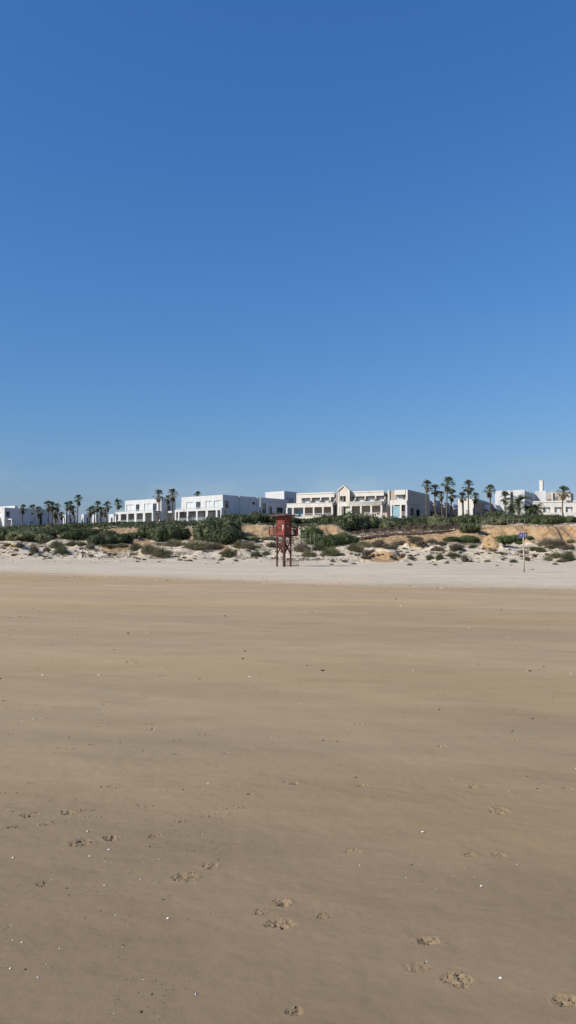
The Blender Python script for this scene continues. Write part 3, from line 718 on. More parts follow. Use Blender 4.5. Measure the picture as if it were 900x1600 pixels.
b._wall('s', .5, W1 + .01, W2, b.zb, zS, Hs, .4, 'rear_side_wall', M_TAN)
b.box(1.6, 1.7, W1, W2, b.zb, zS - .5, 'inner_wall', M_BROWN)
b.box(.3, .5, W1 + .31, W2, zGt + .4, zGt + .8, 'ledge', M_TAN)
for h in Hs[:3]:   # pale awnings catching the sun
    m = MB(); wa = h[0] + (h[1] - h[0]) * .1; wb2 = h[0] + (h[1] - h[0]) * .9; zt = h[3] - .1; n = 6
    arc = [(.5 - 1.15 * math.sin(math.pi / 2 * i / n), zt - 1.5 * (1 - math.cos(math.pi / 2 * i / n))) for i in range(n + 1)]
    vs = [b.T(u, wa, z) for u, z in arc] + [b.T(u, wb2, z) for u, z in arc] + [b.T(.5, wa, zt - 1.4), b.T(.5, wb2, zt - 1.4)]
    fs = [(i, i + 1, n + 2 + i, n + 1 + i) for i in range(n)] + [tuple(range(n + 1)) + (2 * n + 2,), tuple(range(n + 1, 2 * n + 2))[::-1] + (2 * n + 3,)]
    m.add(vs, fs); m.build('awning', M_WHITE, b.root)

# rear annex (716-795)
b = Bldg('hotel_annex', 'low taupe hotel annex with white arched awnings behind the right palms', 741, 216, 28, 822, 'building', G_H)
zr = b.z(781); z2 = b.z(794.5); U = b.u(716); W_ = b.w(800)
b._wall('f', 0, 0, U, b.zb, zr + .5, [(U * .3, U * .5, z2 - 2, z2 - .3)], .35, 'front_wall', M_CREAM)
b.box(-.2, b.u(732, -2.5), -2.5, -.01, b.zb, z2, 'porch', M_CREAM)
b.box(b.u(722, -.6), b.u(717, -.6), -.6, -.01, b.zb, b.z(781.5), 'bay', M_CREAM)
Hs = [(b.w(x0), b.w(x1), b.z(796.5, 0, b.w(x0)), b.z(787, 0, b.w(x0))) for x0, x1 in ((756, 762.5), (770, 777.5), (784, 791))]
Hs += [(b.w(x0), b.w(x1), b.z(808, 0, b.w(x0)), b.z(801, 0, b.w(x0))) for x0, x1 in ((744, 750), (754, 762), (768, 776))]
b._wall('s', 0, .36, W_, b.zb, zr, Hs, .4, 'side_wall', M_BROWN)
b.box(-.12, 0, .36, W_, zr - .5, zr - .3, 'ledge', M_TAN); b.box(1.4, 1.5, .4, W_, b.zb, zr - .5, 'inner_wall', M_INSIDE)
m = MB(); p = [b.T(.2, b.w(745), zr), b.T(.2, b.w(772), zr), b.T(6, b.w(772), zr), b.T(6, b.w(745), zr)]
q = [b.T(2.2, b.w(748), b.z(778, 0, 8)), b.T(2.2, b.w(768), b.z(778, 0, 8)), b.T(4, b.w(768), b.z(778, 0, 8)), b.T(4, b.w(748), b.z(778, 0, 8))]
m.hexa(p + q); m.build('roof', M_ROOFG, b.root)
b.box(.4, U, .4, W_, zr - .3, zr - .1, 'flat_roof', M_TAN)
for h in Hs[:3]:
    m = MB(); wa = h[0]; wb2 = h[0] + (h[1] - h[0]) * .85; zt = h[3] - .1; n = 6
    arc = [(-1.2 * math.sin(math.pi / 2 * i / n), zt - 1.7 * (1 - math.cos(math.pi / 2 * i / n))) for i in range(n + 1)]
    vs = [b.T(u, wa, z) for u, z in arc] + [b.T(u, wb2, z) for u, z in arc] + [b.T(0, wa, zt - 1.5), b.T(0, wb2, zt - 1.5)]
    fs = [(i, i + 1, n + 2 + i, n + 1 + i) for i in range(n)] + [tuple(range(n + 1)) + (2 * n + 2,), tuple(range(n + 1, 2 * n + 2))[::-1] + (2 * n + 3,)]
    m.add(vs, fs); m.build('awning', M_WHITE, b.root)

# tall white block with chimney tower
b = Bldg('hotel_block', 'tall plain cream block with a square chimney tower on the right', 820, 240, 30, 824, 'building', G_H)
zr = b.z(765); U = b.u(774); W_ = b.w(849)
b._wall('f', 0, 0, b.u(802.5), b.zb, zr, [], .35, 'front_wall', M_WHITE); b._wall('f', .1, b.u(798), U, b.zb, zr - .05, [], .35, 'front_wall', M_WHITE)
b.box(b.u(802.5) - .2, b.u(798) + .2, 1.2, 1.4, b.zb, zr - .1, 'recessed_strip', M_TAN)
b._wall('s', 0, .36, W_, b.zb, b.z(769, 0, 6), [], .35, 'side_wall', M_WHITE)
b.box(-.25, 0, b.w(826), b.w(848), b.z(778, 0, 8), b.z(776.5, 0, 8), 'ledge', M_WHITE)
b.box(.4, U, .4, W_, zr - .6, zr - .4, 'roof', M_WHITE)
w0 = b.w(832); b.box(-3.4, -.01, w0 + 5, w0 + 5.3, b.zb, b.z(767, 0, w0 + 4), 'set_back_wall', M_WHITE)
ct = MB(); cu, cw = -2.8, b.w(844) ; ctz = b.z(750.5, cu, cw)
uA = b.u(849, cw); uB = b.u(843.8, cw); ct.box(uA, uB, cw, cw + 1.6, b.zb, ctz, b.T); ct.build('chimney', M_CREAM, b.root)
b.box(uA - .08, uB + .08, cw - .08, cw + 1.68, ctz, ctz + .15, 'chimney_cap', M_CREAM)
b.box(uA - .01, uA + 7, cw + 1.7, cw + 8, b.zb, b.z(771, 0, cw), 'rear_volume', M_TAN)
b.box(b.u(865, cw), b.u(863, cw) , cw - .4, cw + .1, b.zb, b.z(769, 0, cw), 'buttress', M_CREAM)
b.box(b.u(892, cw), b.u(849.5, cw), cw + .4, cw + 6, b.zb, b.z(771.5, 0, cw), 'rear_volume', M_TAN)
b.box(b.u(872, cw), b.u(868, cw), cw + .3, cw + .45, b.z(782, 0, cw), b.z(777, 0, cw), 'dark_opening', M_INSIDE)
b.box(b.u(863, cw), b.u(855, cw), cw + .3, cw + .45, b.z(783, 0, cw), b.z(780, 0, cw), 'dark_opening', M_INSIDE)
b.box(b.u(892, cw) + .5, b.u(849.5, cw) - 1, cw + 1, cw + 2.6, b.z(771.5, 0, cw), b.z(769.5, 0, cw), 'rear_parapet', M_TAN)
m = MB(); m.tube([(0, 0, 0), (0, 0, 8.2)], [.05, .02], 6)
for z_ in (6.5, 7.2, 7.8): m.bar((-.35, 0, z_), (.35, 0, z_), .03)
o = m.build('antenna_mast', M_METAL); p = b.c + b.L * b.u(826, 3) + b.Rr * 3; o.location = (p.x, p.y, zr - .6); tag(o, 'thin grey antenna mast on the roof left of the chimney tower', 'antenna')

# far right wing
b = Bldg('hotel_wing', 'white hotel wing with balconies running out at the right edge', 925, 205, 16, 820, 'building', G_H)
zr = b.z(781.5); zt = b.z(791.5); zs = b.z(800.5); wl = 0
bays = [(849, 860.5), (867, 878), (884.5, 895.5), (901, 911)]
b._wall('f', 0, 0, b.u(834), zs - .4, zr, [(b.u(q1), b.u(q0), zs, zt) for q0, q1 in bays], .3, 'upper_front_wall', M_CREAM)
b.box(0, b.u(834), -.12, 0, zr - .4, zr - .2, 'cornice', M_CREAM)
b.box(0, b.u(834), .6, .7, b.zb, zr - .3, 'balcony_back_wall', M_BALC); b.box(0, b.u(834), .3, 8, zr - .6, zr - .4, 'roof', M_CREAM)
for q0, q1 in bays:
    s1, s0 = b.u(q0), b.u(q1); b.window('f', .35, s0 + .4, s1 - .6, zs, zt - .1, M_CURT, 2, M_WFRAME, 'balcony_door')
b._wall('f', -2, b.u(940, -2), b.u(847, -2), b.zb, zs, [(b.u(x + 7, -2), b.u(x, -2), b.z(815), b.z(808.5)) for x in (855, 880)], .3, 'balcony_parapet', M_CREAM)
b.box(0, b.u(847, -2), -1.69, 0, zs - .5, zs - .3, 'balcony_floor', M_CREAM)
b.box(b.u(893, -.6), b.u(884.5, -.6), -.6, -.01, zr + .01, b.z(776.5), 'roof_block', M_CREAM)
b._wall('s', b.u(834) - .3, .31, 8, b.zb, zr - .05, [], .3, 'end_wall', M_CREAM)
# ================================================================== lifeguard tower
M_RED = simple('weathered red paint', (.19, .045, .030), .65, .28, 2.2, .3, bump=.3)
M_DRED = simple('dark red timber and shade side', (.085, .027, .022), .7, .3, 4, .25, bump=.3)  # dark legs and braces; also painted shade on the right beam and post
M_ROOFT = simple('dull tower roof', (.10, .055, .052), .75, .2, 3)
M_WMARK = simple('white paint mark', (.8, .8, .8), .6, .05)
M_GMARK = simple('grey paint mark', (.38, .33, .33), .6, .05)
M_BRED = simple('bright red plastic', (.55, .05, .03), .4, .1)
TY = 71.0; tc0 = at(444.3, 886, TY)
troot = empty('lifeguard_tower', (tc0.x, tc0.y, 0))
tag(troot, 'red wooden lifeguard tower on tall legs standing on the dry sand', 'lifeguard tower')
aT = R(49)       # near corner at the origin; left side runs dL, right side dR
tL = Vector((-math.sin(aT) , math.cos(aT), 0)); tR = Vector((math.cos(aT), math.sin(aT), 0))
def TT(a, b_, z): return tL * a + tR * b_ + Vector((0, 0, z))
k = TY / FPX; CS = .90; DS = 1.92      # cabin side, deck side
zF_, zCt, zRl = 2.92, 4.72, 3.72
for a, b_, w in ((0, 0, .17), (CS, 0, .12), (0, CS, .12), (CS, CS, .12)):
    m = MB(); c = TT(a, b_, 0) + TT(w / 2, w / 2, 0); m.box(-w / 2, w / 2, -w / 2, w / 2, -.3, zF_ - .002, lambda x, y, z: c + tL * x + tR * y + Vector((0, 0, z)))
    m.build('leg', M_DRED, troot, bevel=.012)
def tbar(name, p, q, w, h=None, mat=None): 
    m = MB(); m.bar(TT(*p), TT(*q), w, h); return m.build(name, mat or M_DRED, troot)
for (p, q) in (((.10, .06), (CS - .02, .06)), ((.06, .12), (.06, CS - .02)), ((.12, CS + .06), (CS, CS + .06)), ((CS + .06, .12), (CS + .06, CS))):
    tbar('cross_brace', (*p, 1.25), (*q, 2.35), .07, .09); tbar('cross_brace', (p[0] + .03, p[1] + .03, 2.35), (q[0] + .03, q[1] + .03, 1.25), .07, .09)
# curved knee brackets and rim beams under the floor
for (p, q) in (((.1, .06), (CS, .06)), ((.06, .12), (.06, CS))):
    m = MB(); n = 10; mx_ = [(p[0] + q[0]) / 2, (p[1] + q[1]) / 2]; L_ = math.hypot(q[0] - p[0], q[1] - p[1]) / 2
    pts = []
    for i in range(n + 1):
        t = -1 + 2 * i / n; pts.append(TT(mx_[0] + (q[0] - p[0]) / 2 * t, mx_[1] + (q[1] - p[1]) / 2 * t, zF_ - .62 + .52 * math.sqrt(max(0, 1 - t * t))))
    m.tube(pts, .05, 6); m.build('curved_bracket', M_DRED, troot)
def tbox(name, a0, a1, b0, b1, z0, z1, mat, parent=None, bevel=0):
    m = MB(); m.box(a0, a1, b0, b1, z0, z1, TT); return m.build(name, mat, parent or troot, bevel=bevel)
tbox('floor_beam', 0, DS, -.02, .1, zF_, zF_ + .12, M_RED); tbox('floor_beam', -.02, .1, .101, DS, zF_, zF_ + .12, M_DRED)  # right beam gets the darker red: its shade is put into the colour
m = MB()
for i in range(13): m.box(.11 + i * .139, .11 + i * .139 + .125, .105, DS, zF_ + .03, zF_ + .1, TT)
m.build('deck', M_DRED, troot)
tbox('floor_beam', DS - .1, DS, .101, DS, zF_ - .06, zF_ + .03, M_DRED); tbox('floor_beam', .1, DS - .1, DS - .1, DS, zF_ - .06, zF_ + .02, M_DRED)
# cabin: boarded walls
def boards(name, face, mat):
    m = MB(); n = 11
    for i in range(n):
        z0 = zF_ + .122 + i * (zCt - zF_ - .13) / n; z1 = z0 + (zCt - zF_ - .13) / n - .008; o_ = .006 * (i % 2)
        if face == 'l': m.box(0, CS, .004 + o_, .05, z0, z1, TT)
        if face == 'r': m.box(.004 + o_, .05, .052, CS, z0, z1, TT)
        if face == 'bl': m.box(CS - .05, CS, .052, CS, z0, z1, TT)
        if face == 'br': m.box(.052, CS - .052, CS - .05, CS, z0, z1, TT)
    return m.build(name, mat, troot)
wl_ = boards('cabin_wall', 'l', M_RED); boards('cabin_wall', 'r', M_RED); boards('cabin_wall', 'bl', M_RED); boards('cabin_wall', 'br', M_RED)
tbox('corner_post', -.03, .03, -.03, .03, zF_ + .12, zCt, M_RED); tbox('corner_post', CS - .02, CS + .04, -.03, .02, zF_ + .12, zCt, M_RED)
tbox('corner_post', -.03, .02, CS - .02, CS + .04, zF_ + .12, zCt, M_DRED)  # right post darker than the left one, shade painted in
tbox('ledge', .04, CS - .03, -.045, -.002, zF_ + .88, zF_ + .94, M_RED); tbox('lower_shutter', .10, CS - .08, -.03, -.002, zF_ + .45, zF_ + .56, M_DRED)
tbox('window_shutter', .12, CS - .12, -.028, -.004, zF_ + 1.0, zCt - .1, M_RED)
# roof: low pyramid with wide eaves
m = MB(); e = .52; ce = CS / 2
eav = [TT(-e, -e, zCt), TT(CS + e, -e, zCt), TT(CS + e, CS + e, zCt), TT(-e, CS + e, zCt)]
evt = [p + Vector((0, 0, .07)) for p in eav]; apx = TT(ce, ce, zCt + .30)
m.add(eav + evt + [apx], [(3, 2, 1, 0), (0, 1, 5, 4), (1, 2, 6, 5), (2, 3, 7, 6), (3, 0, 4, 7), (4, 5, 8), (5, 6, 8), (6, 7, 8), (7, 4, 8)])
m.build('roof', M_ROOFT, troot)
# railings (left one lit, right one in shade)
def rail(name, P):
    m = MB()
    for z_ in (3.16, 3.33, 3.50, 3.68): m.bar(P(0, z_), P(1, z_), .035, .085)
    return m.build(name, M_RED, troot)
rails = (lambda t, z: TT(CS + .06 + (DS - CS - .08) * t, .03, z), lambda t, z: TT(.03, CS + .06 + (DS - CS - .08) * t, z),
         lambda t, z: TT(DS - .03, .03 + (DS - .06) * t, z), lambda t, z: TT(.03 + (DS - .06) * t, DS - .03, z))
for P in rails: rail('railing', P)
for a, b_ in ((DS, .03), (.03, DS), (DS - .03, DS - .03), (CS + .45, .03), (.03, CS + .5), (DS - .03, DS / 2)):
    tbox('railing_post', a - .05, a + .03, b_ - .04, b_ + .04, zF_ + .12, zRl + .08, M_DRED)
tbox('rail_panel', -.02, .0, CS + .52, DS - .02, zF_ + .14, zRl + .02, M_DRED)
# painted seven on the near panels, small grey lettering block, red rescue item on the shaded rail
def seven(mat, P, w, h, t, name):
    m = MB(); m.bar(P(0, h), P(w, h), .01, t); m.bar(P(w * .95, h), P(w * .35, 0), .01, t); m.bar(P(w * .3, h * .5), P(w * .95, h * .5), .01, t * .7)
    return m.build(name, mat, troot)
tbox('number_plate', .05, .22, -.058, -.047, zF_ + .36, zF_ + .5, M_BRED)
seven(M_WMARK, lambda x, z: TT(.22 - x, -.068, zF_ + .50 + z), .16, .42, .075, 'painted_number')
m = MB()
for i, (x, w_) in enumerate(((0, .05), (.08, .06), (.16, .04), (.22, .06))): m.bar(TT(-.002, .36 + x, zF_ + .80 + .02 * (i % 2)), TT(-.002, .36 + x + w_, zF_ + .80), .01, .07)
m.bar(TT(-.002, .36, zF_ + .90), TT(-.002, .64, zF_ + .90), .01, .025); m.build('painted_lettering', M_GMARK, troot)
seven(M_BRED, lambda x, z: TT(-.03, CS + .74 + x, zF_ + .25 + z), .16, .42, .08, 'painted_number')
m = MB(); m.bar(TT(-.03, CS + .52, zF_ + .62), TT(-.03, CS + .64, zF_ + .62), .012, .10); m.build('notice', M_WMARK, troot)
# access steps folded up under the deck
m = MB(); 
m.bar(TT(.02, CS + .28, zF_), TT(-.05, CS + .46, 1.98), .06); m.bar(TT(.45, CS + .28, zF_), TT(.38, CS + .46, 1.98), .06)
for i in range(4): m.bar(TT(.02 - .015 * i, CS + .30 + .05 * i, 2.75 - .24 * i), TT(.44 - .015 * i, CS + .30 + .05 * i, 2.75 - .24 * i), .05, .04)
m.build('steps', M_DRED, troot)

# ladder lying on its side behind the tower
pa = at(445.6, 879.5, 73.5); pb = at(467.5, 880, 75.0); pa.z = .06; pb.z = .06
M_OLDW = simple('old dark wood', (.10, .08, .065), .8, .25, 5, bump=.4)
lr = empty('ladder', ((pa.x + pb.x) / 2, (pa.y + pb.y) / 2, 0)); tag(lr, 'dark wooden ladder lying on its side on the sand behind the tower legs', 'ladder')
oa, ob = pa - Vector(lr.location), pb - Vector(lr.location); H_ = Vector((.02, .14, .46))
for s_ in (0, 1):
    m = MB(); m.bar(oa + H_ * s_, ob + H_ * s_, .055); m.build('side_rail', M_OLDW, lr)
for i in range(8):
    p = oa.lerp(ob, (i + .5) / 8); m = MB(); m.bar(p, p + H_, .045); m.build('rung', M_OLDW, lr)

# ================================================================== blue beach sign
M_POST = simple('pale weathered timber', (.42, .37, .29), .8, .3, 6, bump=.5)
M_SBLUE = simple('blue sign enamel', (.018, .035, .20), .45, .12)
p = ground(818.8, 895.5); sr = empty('beach_sign', (p.x, p.y, 0)); tag(sr, 'pale wooden post with two small blue sign boards set in a V on top', 'sign')
m = MB(); m.tube([(0, 0, -.3), (.015, 0, 1.2), (-.01, 0, 2.1), (.0, 0, 2.78)], [.06, .055, .05, .05], 9); m.build('post', M_POST, sr, smooth=True)
def ring8(P, w, h, t):
    m = MB()
    for zc, s_ in ((h * .27, 1.0), (h * .74, .86)):
        pts = [P(w / 2 * s_ * math.cos(a), zc + h * .235 * s_ * math.sin(a)) for a in [i * math.pi / 6 for i in range(13)]]
        m.tube(pts, t, 5)
    return m
for sgn in (-1, 1):
    dx = Vector((math.cos(R(32)), math.sin(R(32)) , 0)) if sgn > 0 else Vector((-math.cos(R(38)), math.sin(R(38)), 0))
    nrm = Vector((dx.y, -dx.x, 0)) if sgn > 0 else Vector((-dx.y, dx.x, 0))
    o0 = Vector((.01 * sgn, -.07, 0)); W_ = .31
    P3 = lambda x, y, z: o0 + dx * x + nrm * y + Vector((0, 0, z))
    m = MB(); m.box(.015, W_, 0, .02, 2.46, 2.79, P3); bo = m.build('sign_board', M_SBLUE, sr, bevel=.004)
    m = MB()
    for (x0, x1, z0, z1) in ((.015, W_, 2.79, 2.80), (.015, W_, 2.45, 2.46), (.003, .015, 2.45, 2.80), (W_, W_ + .012, 2.45, 2.80)): m.box(x0, x1, -.002, .024, z0, z1, P3)
    m.build('edge_trim', M_GMARK, bo)
    if sgn > 0:
        m = ring8(lambda x, z: P3(.165 + x, .024, 2.52 + z), .095, .21, .021); m.build('digit', M_WMARK, bo)
    else:
        m = MB()
        for j, (x0, x1) in enumerate(((.10, .22), (.13, .24), (.09, .21))): m.bar(P3(x0, .022, 2.56 + .06 * j), P3(x1, .022, 2.56 + .06 * j), .006, .025)
        m.build('lettering', M_GMARK, bo)

# thin marker post on the left dune
Y_ = 93; p = at(128.7, 870, Y_); p.z = hz(p.x, Y_)
m = MB(); m.tube([(0, 0, -.4), (.02, 0, .8), (-.02, 0, 1.55)], [.055, .05, .045], 7); o = m.build('marker_post', M_OLDW, smooth=True); o.location = p
tag(o, 'thin weathered wooden post standing alone on the left dune face', 'post')

# ================================================================== footbridge over the dune gully
M_BRG = simple('brown bridge timber', (.23, .15, .11), .75, .3, 3, bump=.4)
BP = [(541, 843.5, 127), (563, 839.8, 128), (595, 836, 129.5), (627, 833.6, 131), (663, 832.3, 132.5), (700, 829.3, 135), (726, 826.5, 137)]
bp = [at(*q) for q in BP]
br = empty('footbridge', bp[0]); tag(br, 'brown wooden footbridge with cross braced railings climbing over the dune gully', 'footbridge')
B0 = Vector(bp[0]); cum = [0]
for i in range(1, len(bp)): cum.append(cum[-1] + (bp[i] - bp[i - 1]).length)
def bpt(s):
    for i in range(1, len(bp)):
        if s <= cum[i] + 1e-6:
            return bp[i - 1].lerp(bp[i], (s - cum[i - 1]) / (cum[i] - cum[i - 1])) - B0
nb = 15; LB = cum[-1]; off = Vector((-.1, 1.7, 0))
m = MB()
for i in range(60):
    a = bpt(LB * i / 60); c = bpt(LB * (i + .86) / 60); z_ = Vector((0, 0, .06))
    m.hexa([a, c, c + off, a + off, a + z_, c + z_, c + off + z_, a + off + z_])
m.build('deck', M_BRG, br)
for side in (0, 1):
    o_ = off * side + Vector((0, -.06 + .12 * side, 0)); m = MB()
    for i in range(nb * 2): m.bar(bpt(LB * i / nb / 2) + o_ - Vector((0, 0, .12)), bpt(LB * (i + 1) / nb / 2) + o_ - Vector((0, 0, .12)), .1, .26)
    m.build('side_beam', M_BRG, br)
    m = MB()
    for i in range(nb): m.bar(bpt(LB * i / nb) + o_ + Vector((0, 0, 1.12)), bpt(LB * (i + 1) / nb) + o_ + Vector((0, 0, 1.12)), .12, .1)
    m.build('handrail', M_BRG, br)
    for i in range(nb + 1):
        p = bpt(LB * i / nb) + o_; wp = p + B0; low = hz(wp.x, wp.y) - .4 - B0.z if side == 0 else p.z - .4
        m = MB(); m.bar((p.x, p.y, min(low, p.z - .4)), (p.x, p.y, p.z + 1.25), .13); m.build('post', M_BRG, br)
        if i < nb:
            q = bpt(LB * (i + 1) / nb) + o_; m = MB(); lo_, hi_ = Vector((0, 0, .18)), Vector((0, 0, 1.05))
            m.bar(p + lo_, q + hi_, .06, .08); m.bar(p + hi_ + Vector((0, .03, 0)), q + lo_ + Vector((0, .03, 0)), .06, .08); m.build('cross_brace', M_BRG, br)

# low rope fences
M_FP = simple('grey fence timber', (.20, .17, .14), .8, .3, 4)
def rope_fence(name, label, pts, h, Y, rope=True):
    P = []
    for (px, py) in pts:
        q = at(px, py, Y); q.z = hz(q.x, Y) if py is None else q.z; P.append(q)
    r = empty(name, P[0]); tag(r, label, 'fence', 'low wooden post fences on the dune')
    for q in P:
        m = MB(); g = q - P[0]; zt = g.z + h; zb = hz(q.x, q.y) - P[0].z - .3
        m.tube([(g.x, g.y, min(zb, g.z - .2)), (g.x + .02, g.y, zt)], [.07, .06], 6); m.build('post', M_FP, r)
    if rope:
        for hh in (.92, .5):
            m = MB(); pl = []
            for a, c in zip(P, P[1:]):
                for t in (0, .25, .5, .75): pl.append(a.lerp(c, t) - P[0] + Vector((0, 0, h * hh - .12 * (1 - (2 * t - 1) ** 2))))
            pl.append(P[-1] - P[0] + Vector((0, 0, h * hh))); m.tube(pl, .025, 5); m.build('rope', M_FP, r)
rope_fence('rope_fence', 'grey post and rope fence along the clifftop below the date palms', [(744, 822), (757, 821.5), (769, 821.5), (781, 821), (793, 820.5), (802, 820), (811, 820), (820, 820)], 1.1, 131)
rope_fence('rope_fence', 'thin wire fence posts among the green bushes right of the tower', [(470, 848), (478, 848), (485, 847), (491, 847), (498, 846), (506, 846)], 1.25, 121)

# ================================================================== plants
M_BUSH = leafmat('dark bush leaves', (.040, .055, .026), (.108, .124, .058))
M_BUSHG = leafmat('green bush leaves', (.052, .075, .026), (.120, .150, .058))
M_LOW = leafmat('low scrub leaves', (.10, .112, .055), (.165, .165, .085))
M_GRASS = leafmat('dune grass blades', (.165, .155, .085), (.27, .245, .15), .8, .1, .15)
M_GREY = leafmat('grey brown brush', (.125, .105, .075), (.21, .175, .125), .85, .1, .1)
M_FROND = leafmat('palm frond green', (.050, .066, .024), (.110, .122, .045), .5, .35, .2)
M_FRONDD = leafmat('dry palm skirt', (.13, .095, .055), (.20, .15, .09), .85, .1, .1)
M_TRUNK = simple('palm trunk bark', (.13, .105, .08), .9, .35, 8, .1, bump=.6)
M_TWIG = simple('twigs', (.10, .075, .05), .9, .3, 5)

def nrm(mb):
    v = np.array(mb.v); lo = np.percentile(v, 1, axis=0); hi = np.percentile(v, 99, axis=0)
    v[:, 0] = (v[:, 0] - (lo[0] + hi[0]) / 2) / ((hi[0] - lo[0]) / 2); v[:, 1] = (v[:, 1] - (lo[1] + hi[1]) / 2) / ((hi[1] - lo[1]) / 2)
    v[:, 2] = v[:, 2] / hi[2]; mb.v = list(map(tuple, v.tolist()))
def bush_mesh(name, mat, seed, n=7000, leaf=.042, lobes=26, core=.80, rag=.32):
    rg = np.random.RandomState(seed); L = []
    for i in range(lobes):
        a = rg.rand() * 6.283; d = rg.rand() ** .6 * .68
        L.append((math.cos(a) * d, math.sin(a) * d * .8, .18 + rg.rand() * .42 * (1 - d * .6), .17 + .19 * rg.rand()))
    L.append((0, 0, .32, .46)); L.append((.3, .1, .25, .38)); L.append((-.32, -.05, .25, .36)); L = np.array(L)
    mb = MB()
    # inner core keeps the crown from being see-through
    for (x, y, z, r) in L:
        bm = bmesh.new(); bmesh.ops.create_icosphere(bm, subdivisions=1, radius=r * core)
        mb.add([(v.co.x + x, v.co.y + y, max(-.15, v.co.z * .9 + z)) for v in bm.verts], [tuple(v.index for v in f.verts) for f in bm.faces]); bm.free()
    w = L[:, 3] ** 2; w /= w.sum(); idx = rg.choice(len(L), n, p=w)
    d = rg.normal(size=(n, 3)); d /= np.linalg.norm(d, axis=1)[:, None]
    r = L[idx, 3] * (.80 - .3 * (rag > .5) + rag * rg.rand(n) ** 1.5)
    c = L[idx, :3] + d * r[:, None] * [1, 1, .92]
    keep = (c[:, 2] > -.1)
    for q in range(len(L)):       # drop leaves deep inside other lobes
        dd = np.linalg.norm((c - L[q, :3]), axis=1); keep &= ~(dd < L[q, 3] * (.72 if rag < .5 else .3))
    c = c[keep]; d = d[keep]
    t1 = rg.normal(size=c.shape); nn = d + .75 * rg.normal(size=c.shape); nn /= np.linalg.norm(nn, axis=1)[:, None]
    t1 -= nn * (t1 * nn).sum(1)[:, None]; t1 /= np.linalg.norm(t1, axis=1)[:, None]; t2 = np.cross(nn, t1)
    s = leaf * (.6 + .8 * rg.rand(len(c)))[:, None]
    V = np.stack([c - t1 * s, c + t2 * s * .55, c + t1 * s, c - t2 * s * .55], 1).reshape(-1, 3)
    k0 = len(mb.v); mb.v.extend(map(tuple, V.tolist())); mb.f.extend([(k0 + 4 * i, k0 + 4 * i + 1, k0 + 4 * i + 2, k0 + 4 * i + 3) for i in range(len(c))])
    nrm(mb); return mb.mesh(name, mat, recalc=False)
def tuft_mesh(name, mat, seed, n=1500, spread=.75, hgt_=1.0, width=.0095):
    rg = random.Random(seed); mb = MB()
    for i in range(n):
        a = rg.random() * 6.283; d = rg.random() ** .6 * spread; x, y = math.cos(a) * d, math.sin(a) * d * .8
        h = hgt_ * (.35 + .65 * rg.random()) * (1 - .6 * (d / spread) ** 1.6) * (.8 + .35 * math.sin(3 * a + seed) * d); lean = .15 + .5 * rg.random()
        tx, ty = math.cos(a) * lean * (.3 + d), math.sin(a) * lean * (.3 + d); b_ = rg.random() * 6.283; wx, wy = math.cos(b_) * width, math.sin(b_) * width
        p0 = (x, y, -.08); p1 = (x + tx * .45, y + ty * .45, h * .62); p2 = (x + tx, y + ty, h * (.85 + .1 * rg.random()))
        mb.add([(p0[0] - wx, p0[1] - wy, p0[2]), (p0[0] + wx, p0[1] + wy, p0[2]), (p1[0] + wx, p1[1] + wy, p1[2]), (p1[0] - wx, p1[1] - wy, p1[2]), p2], [(0, 1, 2, 3), (3, 2, 4)])
    nrm(mb); return mb.mesh(name, mat, recalc=False)
BUSHES = {'dark': [bush_mesh('dark_bush', M_BUSH, s) for s in (1, 2, 3, 4)], 'green': [bush_mesh('green_bush', M_BUSHG, s) for s in (11, 12, 13)],
          'low': [bush_mesh('low_scrub', M_LOW, s, 5500, .042, 26) for s in (21, 22)], 
          'brush': [bush_mesh('grey_brush', M_GREY, s, 4200, .040, 16, core=.45, rag=.9) for s in (31, 32, 33)]}
TUFTS = {'grass': [tuft_mesh('grass_tussock', M_GRASS, s) for s in (1, 2, 3)], 'sage': [tuft_mesh('sage_tussock', M_LOW, s, 1300) for s in (4, 5)],
         'grey': [tuft_mesh('brown_tussock', M_GREY, s, 1300, .75, .9) for s in (6, 7)]}
NM = {'dark': 'bush', 'green': 'bush', 'low': 'low_shrub', 'brush': 'dry_shrub', 'grass': 'grass_tussock', 'sage': 'green_tussock', 'grey': 'dry_tussock'}
CT = {'dark': 'bush', 'green': 'bush', 'low': 'shrub', 'brush': 'shrub', 'grass': 'grass clump', 'sage': 'plant clump', 'grey': 'plant clump'}
prng = random.Random(5)
def plant(kind, px, w, top, bot, label, group, Y=None):
    """one plant whose silhouette spans w px about px between rows top and bot"""
    lst = BUSHES.get(kind) or TUFTS[kind]; me = lst[prng.randrange(len(lst))]
    Y = ysolve(px, bot) if (Y is None or bot >= 832) else Y
    w = w * (.90 if kind == 'dark' else 1); top = top + (prng.uniform(-.3, 1.6) if kind == 'dark' and px not in (345, 398, 547, 425) else 0)
    p = at(px, bot, Y); zg = hz(p.x, Y); W_ = w * Y / FPX; zt = zat(top, Y)
    H = max(.18, zt - zg)
    if kind in TUFTS:
        s = (W_ / 2, W_ / 2.3, H)
    else: s = (W_ / 1.9, max(W_ / 2.2, .4), H)
    o = bpy.data.objects.new(NM[kind], me); col.objects.link(o)
    o.location = (p.x, Y + s[1] * .35, zg - .04 * s[2]); o.scale = s
    if kind not in TUFTS: o.rotation_euler = (0, 0, prng.choice((0, math.pi)) + prng.uniform(-.25, .25))
    tag(o, label, CT[kind], group); return o
G_B = 'dense bushes along the top of the dune'
